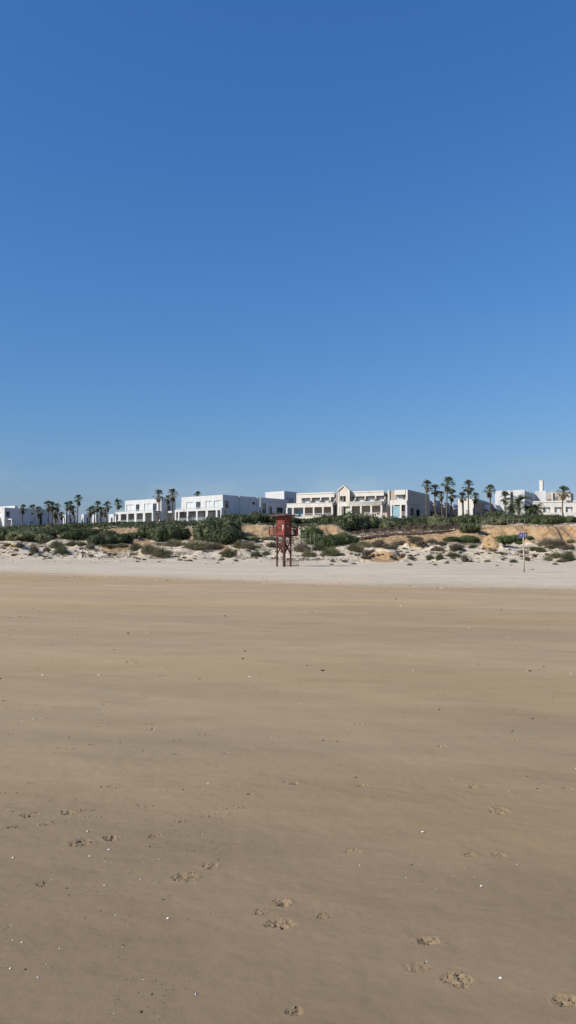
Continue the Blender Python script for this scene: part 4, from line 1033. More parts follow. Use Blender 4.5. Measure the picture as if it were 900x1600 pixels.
for row in [
 # kind, px, w, top, bottom, Y, label
 ('dark', 8, 34, 823, 845, 150, 'dark bush at the left edge below the shaded villa'),
 ('low', 32, 48, 829, 845, 140, 'pale green low shrub spreading below the wall of the far left villa'),
 ('low', 58, 46, 830, 846, 143, 'olive low shrub right of the palest shrub at far left'),
 ('dark', 66, 40, 825, 844, 147, 'dark bush just left of the small ochre scar on the left'),
 ('dark', 44, 50, 823.5, 838, 165, 'dark bush behind the low olive shrubs at far left'),
 ('dark', 95, 34, 820, 832, 172, 'small dark bush at the foot of the left palm cluster'),
 ('dark', 112, 40, 816.5, 832, 172, 'rounded dark bush beneath the tallest left palm'),
 ('dark', 86, 26, 824, 835, 165, 'dark bush right above the small ochre scar'),
 ('green', 117, 44, 825, 843.5, 138, 'fresh green rounded bush on the left dune crest'),
 ('dark', 131, 34, 822, 840, 150, 'dark bush touching the right side of the fresh green bush'),
 ('dark', 148, 44, 818, 826, 178, 'dark hedge bush beneath the four palm cluster'),
 ('dark', 180, 48, 817.5, 825, 190, 'dark hedge bush under the colonnade of the smaller villa'),
 ('dark', 214, 46, 817.5, 824, 190, 'dark hedge bush under the terrace end of the smaller villa'),
 ('green', 148, 40, 826, 838, 150, 'flat green bush left of the narrow ochre bank'),
 ('low', 168, 30, 828, 838, 146, 'small flat shrub at the left tip of the narrow ochre bank'),
 ('dark', 156, 44, 834, 852, 131, 'left half of the long dark bush on the left dune slope'),
 ('dark', 182, 52, 833, 848, 133, 'right half of the long dark bush on the left dune slope'),
 ('dark', 207, 18, 830, 841, 138, 'small dark bush right of the narrow ochre bank'),
 ('dark', 236, 48, 815, 843, 140, 'large dark bush left part in front of the tall pair of palms'),
 ('dark', 268, 56, 816, 843, 139, 'large dark bush below the gap between the two white villas'),
 ('dark', 282, 36, 817, 830, 172, 'dark hedge bush under the left end of the centre villa colonnade'),
 ('dark', 254, 40, 820, 846, 134, 'low front lobe of dark bush between the villas'),
 ('dark', 302, 40, 816, 828, 170, 'dark hedge bush under the centre villa colonnade'),
 ('dark', 322, 44, 811, 846, 138, 'broad dark bush left shoulder in front of the centre villa'),
 ('dark', 345, 66, 804, 841, 137, 'highest dark bush hiding the right end of the centre villa colonnade'),
 ('dark', 350, 58, 821, 849, 130, 'dark bush spilling lowest down the slope in front of the centre villa'),
 ('dark', 372, 44, 801, 830, 150, 'dark bush above the left end of the main ochre slope'),
 ('dark', 398, 48, 799, 827, 156, 'tall dark bush below the shaded side of the centre villa'),
 ('dark', 425, 40, 800.5, 826, 157, 'dark bush behind the cabin of the red tower on its left'),
 ('dark', 366, 30, 826, 842, 135, 'dark bush edge resting on the ochre slope left end'),
 ('dark', 450, 38, 805, 826, 158, 'dark bush directly behind the red tower cabin'),
 ('dark', 474, 40, 809, 824, 160, 'dark bush under the left end of the cream hotel'),
 ('dark', 498, 40, 806.5, 823, 160, 'dark bush below the left lattice railing of the hotel'),
 ('green', 488, 36, 822, 842, 137, 'leafy green bush right of the tower railing'),
 ('dark', 520, 44, 803, 824, 153, 'dark bush left of the largest bush below the hotel gable'),
 ('dark', 547, 58, 799.5, 830, 147, 'largest dark bush directly below the small hotel gable'),
 ('dark', 570, 44, 801, 827, 150, 'dark bush right of the largest one below the hotel gable'),
 ('dark', 556, 46, 815, 832, 140, 'dark bush front lobe just above the lower end of the footbridge'),
 ('green', 515, 40, 835, 856, 124, 'green bush lower of the two right of the tower'),
 ('green', 535, 36, 832, 850, 128, 'green bush at the lower end of the footbridge'),
 ('green', 494, 34, 836, 851, 126, 'green bush standing among the thin fence posts'),
 ('dark', 548, 26, 836, 848, 127, 'small dark bush below the first bay of the footbridge'),
 ('dark', 592, 44, 807, 824, 158, 'dark bush under the hotel end of the lattice railing'),
 ('dark', 617, 46, 805.5, 824, 155, 'dark bush below the set back link of the hotel'),
 ('dark', 640, 44, 806.5, 824, 152, 'dark bush below the corner pier of the hotel'),
 ('low', 603, 40, 812, 826, 150, 'paler shrub above the middle of the footbridge'),
 ('dark', 664, 44, 804, 824, 152, 'dark bush at the foot of the first tall right palm'),
 ('low', 684, 38, 803, 823, 150, 'grey green shrub at the foot of the tallest right palm'),
 ('dark', 702, 34, 808, 822, 153, 'dark bush above the upper end of the footbridge'),
 ('low', 650, 36, 815, 828, 146, 'flat olive shrub behind the upper footbridge railing'),
 ('low', 685, 34, 814, 827, 147, 'olive shrub seen through the upper footbridge railing'),
 ('dark', 731, 44, 802.5, 824, 145, 'dark bush left of the clifftop below the palm pair'),
 ('dark', 736, 34, 815, 832, 134, 'dark bush at the upper end of the footbridge'),
 ('dark', 758, 44, 802, 823, 145, 'dark bush below the lone palm beside the annex'),
 ('dark', 773, 30, 796.5, 812, 160, 'small round bush against the annex wall'),
 ('low', 776, 40, 807, 822, 140, 'twiggy grey green shrub behind the clifftop fence'),
 ('dark', 796, 44, 800, 821, 145, 'dark bush at the foot of the widest date palm'),
 ('dark', 822, 42, 801, 821, 143, 'dark bush at the foot of the two smaller date palms'),
 ('green', 844, 38, 803, 821, 142, 'greener bush left of the smooth mound bush'),
 ('green', 868, 44, 803, 820, 140, 'smooth mound shaped bush below the rightmost palm'),
 ('dark', 893, 40, 806, 820, 140, 'dark bush at the right edge of the photo on the clifftop'),
 ('dark', 915, 30, 806, 820, 140, 'dark clifftop bush at the frame edge beyond the mound bush'),
 ('green', 707, 26, 838, 847, 119, 'short green bush under the upper footbridge posts'),
 ('green', 732, 38, 836, 848, 121, 'dark green creeping bush left of the ochre cone'),
 ('green', 786, 32, 836.5, 851, 119, 'bright green creeping bush right of the ochre cone'),
 ('green', 806, 30, 835, 846, 121, 'bright green creeping bush left of the blue sign'),
 ('green', 811, 12, 845, 851, 113, 'tiny green bush just left of the sign post'),
 ('dark', 829, 13, 836, 843.5, 120, 'tiny dark bush just right of the blue sign boards'),
 ('low', 393, 28, 838, 844, 127, 'thin green strip of shrub at the foot of the main ochre slope'),
 ('low', 420, 26, 838, 844, 127, 'thin green strip of shrub left of the tower railing foot'),
]:
    plant(row[0], row[1], row[2], row[3], row[4], row[6], G_B, row[5])
G_T = 'clumps growing on the pale dune face'
# (kind, px, w, top, bottom, label)
for row in [
 ('grey', 30, 13, 847, 856, 'rusty brown clump on the far left dune slope'),
 ('brush', 12, 12, 849, 854, 'small grey brush near the left edge of the dune'),
 ('grey', 52, 15, 850, 863, 'grey clump pointing down the far left slope'),
 ('grey', 72, 11, 853, 862, 'small grey clump left of the fanned one'),
 ('grass', 88, 24, 843, 857, 'wide grey green clump high on the left slope'),
 ('sage', 95, 22, 853, 865, 'fanned grey clump left of the thin marker post'),
 ('grey', 66, 18, 843, 850, 'flat grey clump below the low olive shrubs'),
 ('sage', 112, 22, 845, 853, 'flat green clump left of the thin marker post'),
 ('sage', 128, 16, 846, 853, 'small clump behind the thin marker post'),
 ('brush', 140, 13, 850, 858, 'grey brush just right of the thin marker post'),
 ('grass', 170, 26, 850, 857, 'thin grass strip below the long dark bush'),
 ('grass', 190, 20, 848, 856, 'low grass on the small ochre bank at left'),
 ('grass', 212, 24, 848, 861, 'leaning olive grass clump left of the paired clumps'),
 ('grass', 233, 26, 849, 866, 'left clump of the big olive grass pair'),
 ('grass', 250, 28, 853, 871, 'right and lowest clump of the big olive grass pair'),
 ('grey', 264, 14, 860, 867, 'small dry clump right of the big olive pair'),
 ('grass', 272, 34, 842, 854, 'wide olive clump below the gap between the villas'),
 ('brush', 248, 10, 848, 852, 'tiny green brush between two sandy slopes'),
 ('grass', 303, 36, 843, 858, 'wide olive clump left of the twin brown clumps'),
 ('grey', 325, 26, 846, 858, 'left one of the twin brown clumps below the largest bush'),
 ('grey', 338, 22, 847, 859, 'right one of the twin brown clumps below the largest bush'),
 ('grass', 357, 25, 855, 871, 'lone rounded olive clump low on the dune face at centre left'),
 ('grass', 375, 26, 844, 856, 'olive clump above the lone rounded one'),
 ('grey', 388, 24, 845, 857, 'brown clump below the main ochre slope'),
 ('grey', 402, 9, 851, 857, 'tiny brown clump below the main ochre slope'),
 ('sage', 400, 17, 860, 870, 'left of two green clumps left of the tower legs'),
 ('sage', 416, 14, 860, 868, 'right of two green clumps left of the tower legs'),
 ('grey', 425, 18, 846, 855, 'grey clump behind the left leg of the tower'),
 ('grey', 440, 16, 845, 856, 'grey clump seen between the tower legs'),
 ('grey', 472, 26, 844, 862, 'tall grey clump just right of the tower steps'),
 ('grass', 482, 22, 858, 871, 'dark olive clump low on the sand right of the tower'),
 ('sage', 500, 24, 848, 860, 'grey green clump above the wedge shaped one'),
 ('sage', 518, 30, 853, 869, 'wedge shaped grey green clump spilling down the sand'),
 ('grass', 555, 28, 848, 861, 'light grass clump climbing towards the footbridge'),
 ('grass', 570, 24, 844, 854, 'light grass clump just below the second footbridge bay'),
 ('brush', 592, 18, 843, 856, 'rounded grey brush below the middle of the footbridge'),
 ('brush', 617, 11, 845, 859, 'narrow dark brush right of the rounded grey one'),
 ('brush', 604, 12, 848, 858, 'small grey brush between the rounded and narrow ones'),
 ('brush', 628, 14, 845, 852, 'flat dark brush below the footbridge right half'),
 ('brush', 650, 20, 838, 848, 'dark brush capping the grey sand mound'),
 ('brush', 659, 15, 843, 857, 'dark brush on the right flank of the grey sand mound'),
 ('grey', 573, 15, 858, 868, 'clump at the left end of the ochre fan of sand'),
 ('grey', 570, 12, 866, 873, 'lower clump at the left end of the ochre fan of sand'),
 ('grey', 583, 10, 858, 863, 'small clump on top of the ochre fan of sand'),
 ('brush', 630, 11, 865, 871.5, 'small dark brush at the right end of the ochre fan'),
 ('brush', 643, 11, 870, 875, 'small dark brush low on the sand right of the ochre fan'),
 ('grey', 676, 18, 841, 849, 'dry clump on the pink sand right of the mound brush'),
 ('brush', 640, 8, 837, 841, 'tiny dark brush on the ochre bank under the footbridge'),
 ('grey', 690, 18, 845, 853, 'dry clump left of the wide one under the bridge posts'),
 ('brush', 714, 22, 849, 860, 'wide dry brush right of centre among small sand mounds'),
 ('grey', 684, 20, 853, 860, 'dry cap on a small sand mound right of centre'),
 ('sage', 672, 14, 866, 873.5, 'left of three low clumps in a row on the right sand'),
 ('sage', 688, 13, 863, 875, 'middle of three low clumps in a row on the right sand'),
 ('sage', 710, 22, 863, 870, 'right of three low clumps in a row on the right sand'),
 ('brush', 727, 10, 867, 878, 'upright dark brush right of the three low clumps'),
 ('sage', 740, 14, 850, 856, 'flat clump left of the ochre cone'),
 ('grey', 771, 13, 857, 862, 'dry clump at the foot of the ochre cone'),
 ('sage', 803, 12, 873, 879, 'small green clump left of the sign post low on the sand'),
 ('grey', 817, 20, 859, 864.5, 'thin dry strip crossing behind the sign post'),
 ('grey', 823, 12, 869, 875, 'dry clump right behind the sign post'),
 ('sage', 836, 14, 854, 860, 'green clump left part right of the sign post'),
 ('sage', 846, 16, 854, 863, 'green clump right part right of the sign post'),
 ('brush', 836, 6, 866, 871, 'tiny dark brush below the green clump right of the sign'),
 ('grey', 856, 28, 838, 854, 'big grey thicket left part below the right cliff'),
 ('grey', 873, 26, 840, 856, 'big grey thicket right part below the right cliff'),
 ('brush', 862, 16, 850, 857, 'dark brush under the big grey thicket'),
 ('grass', 857, 14, 868, 876, 'left of three dark clumps at lower right'),
 ('sage', 870, 20, 861, 873, 'middle of three dark clumps at lower right'),
 ('sage', 889, 22, 858, 877, 'tallest of three dark clumps at lower right'),
 ('grass', 878, 16, 873, 879, 'flat clump below the three dark ones at lower right'),
 ('brush', 888, 20, 851, 859, 'brush at the right edge below the cliff'),
 ('sage', 893, 14, 842, 848, 'green clump at the right edge at the cliff foot'),
]:
    o = plant(row[0], row[1], row[2] * 1.08, row[3] - .5, row[4], row[5], G_T)

# scattered small tufts, sticks and wrack: nothing in the photo tells them apart
small_g = TUFTS['grey'][0]; G_S = 'small dry tufts dotted over the pale sand'
srng = random.Random(77)
pts = [(518, 883), (538, 878.5), (561, 868), (640, 884), (697, 881), (683, 887), (719, 881), (762, 878), (776, 885), (798, 884), (831, 891), (867, 883), (785, 865), (752, 864),
       (170, 868), (178, 872), (282, 876), (288, 872), (305, 874), (320, 872), (333, 873), (345, 876), (369, 877), (381, 874), (428, 873), (40, 866), (26, 861), (6, 864), (118, 861), (150, 862), (35, 873), (98, 868)]
for i in range(190): pts.append((srng.uniform(0, 900), srng.triangular(852, 884, 866)))
for (px, py) in pts:
    me = (TUFTS['grey'] + TUFTS['sage'] + BUSHES['brush'][:2])[srng.randrange(6)]
    Y = ysolve(px, py) if py < 879 else -EYE / rayk(py)
    x = (px - 450) / FPX * Y; z = hz(x, Y) if Y > 88 else 0
    w = srng.uniform(.25, .62); o = bpy.data.objects.new('dry_tuft', me); col.objects.link(o); o.location = (x, Y, z - .03)
    o.scale = (w * .6, w * .5, w * srng.uniform(.3, .6)); o.rotation_euler = (0, 0, srng.random() * 6)
    tag(o, 'small dry tuft among many dotted over the pale sand', 'tuft', G_S)

# ground cover litter of twigs and blades over the dune, beyond counting
rg = np.random.RandomState(9); mb = MB(); n = 42000
X = rg.uniform(-62, 64, n); Yv = rg.uniform(93, 150, n); dens = fbm(X / 3.0, Yv / 3.5, 4) * .5 + .5
pr = np.clip((dens - .49) * 5.0, 0, 1) * (.45 + .55 * sst(Yv, 104, 122)); kp = (rg.rand(n) < pr) & (a_ochre(X, Yv, hgt(X, Yv)) < .62); X, Yv = X[kp], Yv[kp]; Zv = hgt(X, Yv)
V = []; F = []
for i in range(len(X)):
    for j in range(5):
        a = rg.rand() * 6.283; h = .10 + .26 * rg.rand(); l = .06 + .2 * rg.rand(); x = X[i] + rg.uniform(-.18, .18); y = Yv[i] + rg.uniform(-.18, .18); w = .025 + .02 * rg.rand()
        k = len(V); V += [(x - w, y, Zv[i] - .03), (x + w, y, Zv[i] - .03), (x + math.cos(a) * l, y + math.sin(a) * l, Zv[i] + h)]; F.append((k, k + 1, k + 2))
mb.v = V; mb.f = F; o = mb.build('dune_ground_cover', M_GREY, recalc=False); tag(o, 'thin dry ground cover scattered over the dune slope', 'ground cover', kind='stuff')
# low scrub mat filling between the bushes behind the crest
n = 45000; X = rg.uniform(-90, 92, n); Yv = rg.uniform(140, 204, n); pxs = 450 + FPX * X / Yv
dens = fbm(X / 5.0, Yv / 6, 3) * .5 + .5; Zv = hgt(X, Yv); kp = (rg.rand(n) < np.clip((dens - .25) * 3, 0, 1)) & (a_ochre(X, Yv, Zv) < .46)
X, Yv, Zv = X[kp], Yv[kp], Zv[kp]; m_ = len(X)
c = np.stack([X, Yv, Zv + rg.uniform(-.05, .3, m_)], 1); nn = rg.normal(size=(m_, 3)); nn[:, 2] = np.abs(nn[:, 2]) + .3; nn /= np.linalg.norm(nn, axis=1)[:, None]
t1 = rg.normal(size=(m_, 3)); t1 -= nn * (t1 * nn).sum(1)[:, None]; t1 /= np.linalg.norm(t1, axis=1)[:, None]; t2 = np.cross(nn, t1); s = rg.uniform(.18, .42, (m_, 1))
mb = MB(); mb.v = list(map(tuple, np.stack([c - t1 * s, c + t2 * s * .6, c + t1 * s, c - t2 * s * .6], 1).reshape(-1, 3).tolist())); mb.f = [(4 * i, 4 * i + 1, 4 * i + 2, 4 * i + 3) for i in range(m_)]
o = mb.build('scrub_mat', M_BUSH, recalc=False); tag(o, 'low dark scrub covering the ground between bushes and buildings', 'scrub', kind='stuff')

# ================================================================== palms
def fan_crown(seed, nf=32):
    rg = random.Random(seed); g = MB(); d = MB()
    for i in range(nf + 14):
        dead = i >= nf
        az = rg.random() * 6.283
        el = R(rg.uniform(-40, 85)) if not dead else R(rg.uniform(-85, -55))
        L = .72 * rg.uniform(.75, 1.15) if not dead else rg.uniform(.2, .45)
        dv = Vector((math.cos(az) * math.cos(el), math.sin(az) * math.cos(el), math.sin(el)))
        b0 = Vector((0, 0, 0 if not dead else -rg.uniform(0, .6))); tip = b0 + dv * L
        mb = d if dead else g
        mb.bar(b0, tip, .035)
        side = dv.cross(Vector((0, 0, 1))).normalized() if abs(dv.z) < .98 else Vector((1, 0, 0)); up = side.cross(dv)
        fr = .52 * rg.uniform(.8, 1.15)
        nb_ = 7
        for j in range(nb_):
            t = R(-72 + 144 * j / (nb_ - 1) + rg.uniform(-5, 5)); dr = (dv * math.cos(t) + side * math.sin(t)).normalized()
            e1 = tip + dr * fr * .6 + up * .02; e2 = tip + dr * fr * rg.uniform(.85, 1.1) - Vector((0, 0, .22 * fr + .12 * rg.random()))
            wv = dr.cross(up).normalized() * .055
            mb.add([tip, e1 - wv, e2, e1 + wv], [(0, 1, 2, 3)])
    return g.mesh('fan_crown', M_FROND, recalc=False), d.mesh('dry_skirt', M_FRONDD, recalc=False)
def trunk_mesh(seed):
    rg = random.Random(seed); bx, by = rg.uniform(-.25, .25), rg.uniform(-.25, .25); pts = []; rad = []
    for i in range(15):
        t = i / 14; pts.append((bx * math.sin(t * 3.14), by * math.sin(t * 3.14), t)); rad.append((.19 - .06 * t + (.10 * (1 - t / .1) if t < .1 else 0)) * (1 + .05 * (i % 2)))
    m = MB(); m.tube(pts, rad, 8); return m.mesh('palm_trunk', M_TRUNK, smooth=True)
CR = [fan_crown(s) for s in (1, 2, 3, 4, 5)]; TR = [trunk_mesh(s) for s in (1, 2, 3)]
def palm(i, px, ctop, base, Y, wpx, label, group='fan palms rising beside the buildings'):
    p = at(px, 800, Y); zg = max(hz(p.x, Y) - .3, zat(base + 6, Y) - 1); zt = zat(ctop, Y); sc = wpx * Y / FPX / 1.82
    zc = zt - 1.0 * sc
    r = empty('fan_palm', (p.x, Y, zg)); tag(r, label, 'palm tree', group); r.rotation_euler = (R(1.8 * math.sin(i * 2.1)), R(2.2 * math.sin(i * 1.7 + 1)), 0)
    t = bpy.data.objects.new('trunk', TR[i % 3]); col.objects.link(t); t.parent = r; t.scale = (1, 1, zc - zg)
    c = bpy.data.objects.new('crown', CR[i % 5][0]); col.objects.link(c); c.parent = r; c.location = (0, 0, zc - zg); c.scale = (sc,) * 3; c.rotation_euler = (0, 0, i * 1.3)
    s = bpy.data.objects.new('dry_fronds', CR[i % 5][1]); col.objects.link(s); s.parent = r; s.location = (0, 0, zc - zg - .1); s.scale = (sc * .9,) * 3; s.rotation_euler = (0, 0, i * 1.3)
for i, row in enumerate([
 (35, 788, 828, 206, 12, 'thin palm standing against the shaded wall of the far left villa'),
 (51.5, 788.5, 826, 226, 15, 'palm crown peeping over the roof of the far left villa'),
 (61.5, 792, 826, 206, 14, 'palm in front of the right end of the far left villa'),
 (76, 782.5, 826, 208, 14, 'left of the two touching palms right of the far left villa'),
 (80, 784, 826, 210, 13, 'right of the two touching palms right of the far left villa'),
 (87, 793, 824, 212, 14, 'short bushy palm between the touching pair and the taller leftward cluster'),
 (91, 786.5, 824, 214, 11, 'slender palm just right of the touching pair'),
 (96, 800, 824, 216, 10, 'lowest small palm of the left cluster'),
 (104, 784, 820, 212, 12, 'palm left of the cluster that ends in the tallest left palm'),
 (110.5, 783, 820, 215, 12, 'middle palm of the cluster that ends in the tallest left palm'),
 (115, 790, 820, 218, 12, 'lower palm tucked beside the tallest left palm'),
 (121, 773, 820, 212, 14, 'tallest palm on the left side of the photo'),
 (140.5, 792, 820, 216, 13, 'leftmost palm of the group left of the smaller villa'),
 (147, 790, 820, 220, 11, 'second palm of the group left of the smaller villa'),
 (152.5, 783, 820, 214, 14, 'tall middle palm of the group left of the smaller villa'),
 (158, 792, 820, 216, 12, 'lower palm right of the tall middle one left of the smaller villa'),
 (164.5, 796, 820, 219, 10, 'shortest palm of the group left of the smaller villa'),
 (168.5, 783.5, 820, 214, 13, 'palm with an open crown at the right of that left group'),
 (184.5, 779.5, 815, 232, 14, 'palm rising behind the terrace of the smaller villa'),
 (246, 765.5, 816, 190, 16, 'tall palm in front of the right corner of the smaller villa'),
 (262.5, 774, 816, 196, 12, 'shorter palm of the pair between the two white villas'),
 (271, 763.5, 816, 190, 17, 'taller palm of the pair between the two white villas'),
 (307.5, 768, 812, 240, 12, 'palm crown showing above the roof of the centre villa'),
 (666.5, 750, 806, 184, 16, 'leftmost tall palm in front of the hotel side wall'),
 (682, 757.5, 806, 186, 15, 'second palm from the left in front of the hotel side wall'),
 (690, 767, 806, 192, 13, 'low palm left of the tallest palm on the right'),
 (698, 744.5, 806, 184, 20, 'tallest palm on the right side of the photo'),
 (706, 764, 810, 188, 16, 'palm just right of and below the tallest right palm'),
 (723.5, 769, 806, 188, 14, 'short palm in front of the lit annex corner'),
 (733, 750.5, 804, 184, 18, 'tall wide palm in front of the lit annex corner'),
 (741.5, 769, 804, 188, 15, 'short palm right of the tall wide annex palm'),
 (765.5, 757, 800, 186, 17, 'lone palm standing before the shaded annex wall'),
 (791, 767.5, 805, 190, 17, 'fan palm left of the widest date palm'),
 (880, 759.5, 808, 188, 18, 'rightmost palm beside the hotel balconies'),
]): palm(i, *row)

def date_palm(px, top, base, Y, wpx, seed, label):
    rg = random.Random(seed); p = at(px, 800, Y); zg = hz(p.x, Y) - .2; Rr_ = wpx * Y / FPX / 2; zt = zat(top, Y); zc = max(zg + .8, zt - Rr_ * .95)
    r = empty('date_palm', (p.x, Y, zg)); tag(r, label, 'palm tree', 'date palms with arching feather fronds')
    m = MB(); m.tube([(0, 0, 0), (.05, 0, (zc - zg) * .5), (0, 0, zc - zg)], [.38, .30, .34], 9); m.build('trunk', M_TRUNK, r, smooth=True)
    m = MB()
    for i in range(46):
        az = rg.random() * 6.283; el = R(rg.uniform(-5, 85)); L = Rr_ * rg.uniform(.95, 1.2); pts = []; cur = Vector((0, 0, zc - zg)); e = el; n = 9
        for j in range(n + 1):
            pts.append(cur.copy()); cur = cur + Vector((math.cos(az) * math.cos(e), math.sin(az) * math.cos(e), math.sin(e))) * (L * 1.25 / n); e -= R(11 + 3 * rg.random())
        m.tube(pts, [.03] * n + [.01], 3, cap=False); sd = Vector((-math.sin(az), math.cos(az), 0))
        for j in range(1, n * 3):
            f = j / 3; a = pts[int(f)].lerp(pts[min(n, int(f) + 1)], f % 1); dr = (pts[min(n, int(f) + 1)] - pts[int(f)]).normalized() if int(f) < n else dr
            ll = L * .26 * math.sin(math.pi * (.12 + .85 * f / n)) + .05
            for sg in (-1, 1):
                e2 = a + (sd * sg * .8 + dr * .6) * ll - Vector((0, 0, .25 * ll)); wv = dr * .04
                m.add([a - wv, a + wv, e2], [(0, 1, 2)])
    m.build('crown', M_FROND, r, recalc=False)
date_palm(810, 768.5, 806, 176, 40, 1, 'widest arching date palm in front of the tall white block')
date_palm(826, 787, 808, 174, 22, 2, 'smaller date palm between the widest one and the rightmost one')
date_palm(838, 783, 808, 174, 28, 3, 'date palm next to the hotel balconies with upright fronds')
date_palm(799, 785, 806, 180, 20, 4, 'low date palm tucked against the left of the widest one')

# ================================================================== things on the wet sand
M_SHELL = simple('sun bleached shell', (.74, .70, .64), .5, .15, 60, .4)
M_CRUMB = bpy.data.materials['beach sand']
M_DARKBIT = simple('dark wrack', (.045, .035, .028), .8, .3, 50)
def shell_mesh(seed):
    rg = random.Random(seed); m = MB(); n = 14; rows = 5; vs = [(0, -.5, .05)]
    for r_ in range(1, rows + 1):
        t = r_ / rows
        for i in range(n + 1):
            a = math.pi * (.08 + .84 * i / n); rib = 1 + .05 * (i % 2)
            vs.append((math.cos(a) * t * .55 * rib, -.5 + math.sin(a) * t * rib, .05 + .34 * math.sin(math.pi * min(1, t * .8)) * math.sin(a) - .12 * t))
    fs = [(0, i + 1, i + 2) for i in range(n)]
    for r_ in range(rows - 1):
        for i in range(n):
            a = 1 + r_ * (n + 1) + i; fs.append((a, a + n + 1, a + n + 2, a + 1))
    m.add(vs, fs); me = m.mesh('shell', M_SHELL, smooth=True); return me
SH = [shell_mesh(1)]
for (px, py, w, lab) in [
 (782, 1530, 8, 'bright white shell right of the largest crumbled footprint'), (262.5, 1434, 7, 'white shell lower left of the footprint pair at centre'),
 (660.5, 1299, 7, 'white shell standing out on the right middle of the wet sand'), (752, 1385, 6, 'white shell at the right between two rows of prints'),
 (667, 1504, 4, 'tiny pale shell above the faint print near the lower right'), (59, 1530, 5, 'white shell low at the left'), (16, 1515, 5, 'shell at the far left bottom'),
 (34, 1472, 4, 'tiny shell at the left above two low shells'), (220, 1374, 5, 'pale shell left of the crumbled footprint at centre left'), (163, 1383, 4, 'tiny shell above the left group'),
 (154, 1109, 4, 'white speck of shell in the left middle distance'), (66, 1055, 5, 'white shell beside the dark scuff at upper left'), (390, 1057, 4, 'pale shell speck in the far middle'),
 (892, 1054, 4, 'white shell speck at the far right edge'), (544, 1140, 3.5, 'pale shell speck right of centre in the middle distance'), (470, 1099, 3, 'tiny pale shell near the middle distance scatter'),
 (20, 1340, 5, 'pale shell at the left edge above the small shells'), (140, 1337, 4, 'tiny pale shell left of the left prints'), (562, 1351, 3.5, 'tiny pale shell below the long thin scuff'),
 (808, 1350, 4, 'tiny pale shell above the right white shell')]:
    p = ground(px, py); s = .72 * w * EYE / (py - 858); o = bpy.data.objects.new('shell', SH[0]); col.objects.link(o)
    o.location = (p.x, p.y, float(beach_z(np.array([[p.x]]), np.array([[p.y]]))[0, 0]) + s * .12); o.scale = (s, s * .9, s); o.rotation_euler = (R(rng.uniform(-20, 20)), R(rng.uniform(-20, 20)), rng.random() * 6)
    tag(o, lab, 'shell', 'pale shells lying on the wet sand')

# crumbs of sand in the footprints and grit over the beach, beyond counting
def lumps(items, name, mat, label):
    bm = bmesh.new(); bmesh.ops.create_icosphere(bm, subdivisions=1, radius=1); bv = np.array([v.co[:] for v in bm.verts]); bf = np.array([[v.index for v in f.verts] for f in bm.faces]); bm.free()
    it = np.array(items); n = len(it); sc = it[:, 3:4]
    rr = rg.uniform(.6, 1.3, (n, len(bv), 1)); st = rg.uniform(.5, 1.5, (n, 1, 3)) * [1, 1, .6]
    V = (bv[None] * rr * st * sc[:, None] + it[:, None, :3]).reshape(-1, 3); F = (bf[None] + (np.arange(n) * len(bv))[:, None, None]).reshape(-1, 3)
    mb = MB(); mb.v = V.tolist(); mb.f = F.tolist(); o = mb.build(name, mat, recalc=False, smooth=False); tag(o, label, 'grit', kind='stuff'); return o
it = []
for (px, py, w, h, ang, dep, slit) in PRINTS:
    if py < 1200: continue
    c = ground(px, py); s = .86 * EYE / (py - 858); rx = w * s * .5; ry = max(.02, h * c.y ** 2 / 1980 * .5)
    for j in range(int((70 if not slit else 26) * (.4 + dep / .012 * .6))):
        a = rng.random() * 6.283; d = rng.random() ** .5 * 1.1; x = c.x + rx * d * math.cos(a); y = c.y + ry * d * math.sin(a); it.append((x, y, 0, rng.uniform(.0016, .0052)))
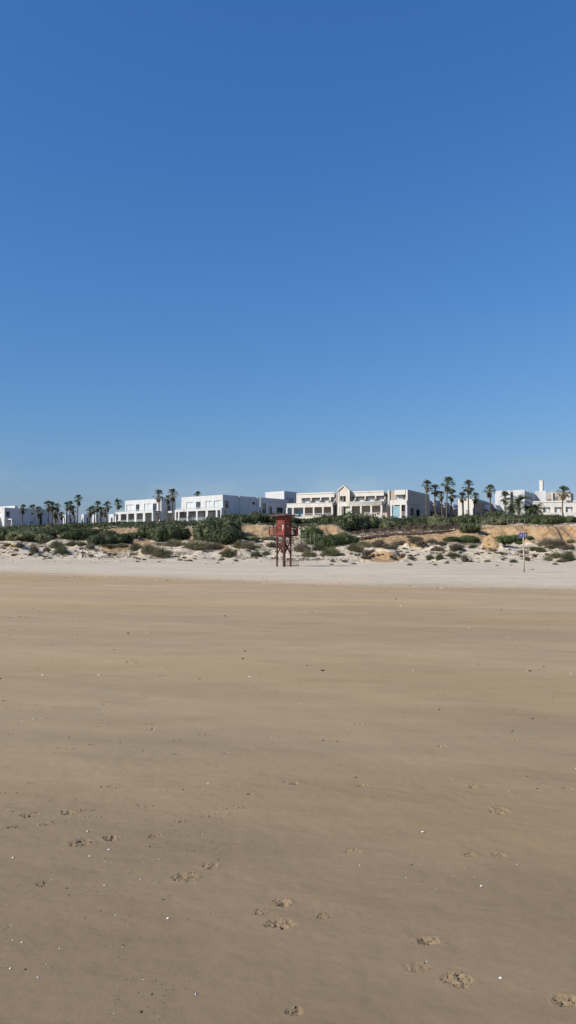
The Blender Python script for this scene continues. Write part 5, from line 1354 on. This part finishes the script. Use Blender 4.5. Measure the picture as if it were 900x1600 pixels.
for j in range(150):      # little worm casts and scuffs strewn landward
    u0 = rng.uniform(-.40, .40); Y0 = 4.6 / (1 - rng.random() * .76)
    if fbm(u0 * Y0 / 1.5, Y0 / 1.2, 2) < -.1: continue
    wd = rng.uniform(.02, .07) * (1 + Y0 / 14); k_ = rng.randint(5, 12); szz = rng.uniform(.003, .006) * (1 + Y0 / 9)
    for i in range(k_): it.append((u0 * Y0 + rng.uniform(-wd, wd), Y0 + rng.uniform(-.02, .02), 0, szz * rng.uniform(.5, 1.1)))
it = np.array(it); it[:, 2] = beach_z(it[:, 0:1], it[:, 1:2])[:, 0] + it[:, 3] * .2
lumps(it.tolist(), 'sand_crumbs', M_CRUMB, 'crumbs of wet sand thrown up in the footprints')
n = 3800; u_r = rg.uniform(-.42, .42, n); Yr = 2.6 / (1 - rg.rand(n) * .93); clus = fbm(u_r * Yr / .8, Yr / .7, 3) > -.02; u_r, Yr = u_r[clus], Yr[clus]; Xr = u_r * Yr
sz = rg.uniform(.0012, .0042, len(Xr)) * np.clip(Yr / 6, .55, 3.6) * (1 + 1.6 * (rg.rand(len(Xr)) > .93)); Zr = beach_z(Xr[:, None], Yr[:, None])[:, 0]
A = np.stack([Xr, Yr, Zr + sz * .2, sz], 1); pk = rg.rand(len(A)) < .86
lumps(A[pk].tolist(), 'dark_grit', M_DARKBIT, 'dark specks of wrack and grit scattered on the wet sand'); lumps(A[~pk].tolist(), 'shell_grit', M_SHELL, 'pale crushed shell scattered on the wet sand')
# wrack line and pebbles along the edge of the dry sand
n = 2200; Xr = rg.uniform(-34, 30, n); Yr = 37.5 - .62 * Xr + rg.normal(size=n) * 1.6 + (rg.rand(n) < .45) * rg.uniform(0, 45, n); sz = rg.uniform(.006, .028, n); ok = (Yr < 87) & (Yr > 20); Xr, Yr, sz = Xr[ok], Yr[ok], sz[ok]
A = np.stack([Xr, Yr, beach_z(Xr[:, None], Yr[:, None])[:, 0] + sz * .1, sz], 1); pk = rg.rand(len(A)) < .75
lumps(A[pk].tolist(), 'wrack_line', simple('brown wrack', (.13, .10, .07), .9, .3, 20), 'brown wrack scraps along the edge of the dry sand'); lumps(A[~pk].tolist(), 'pale_pebbles', M_SHELL, 'pale pebbles along the edge of the dry sand')
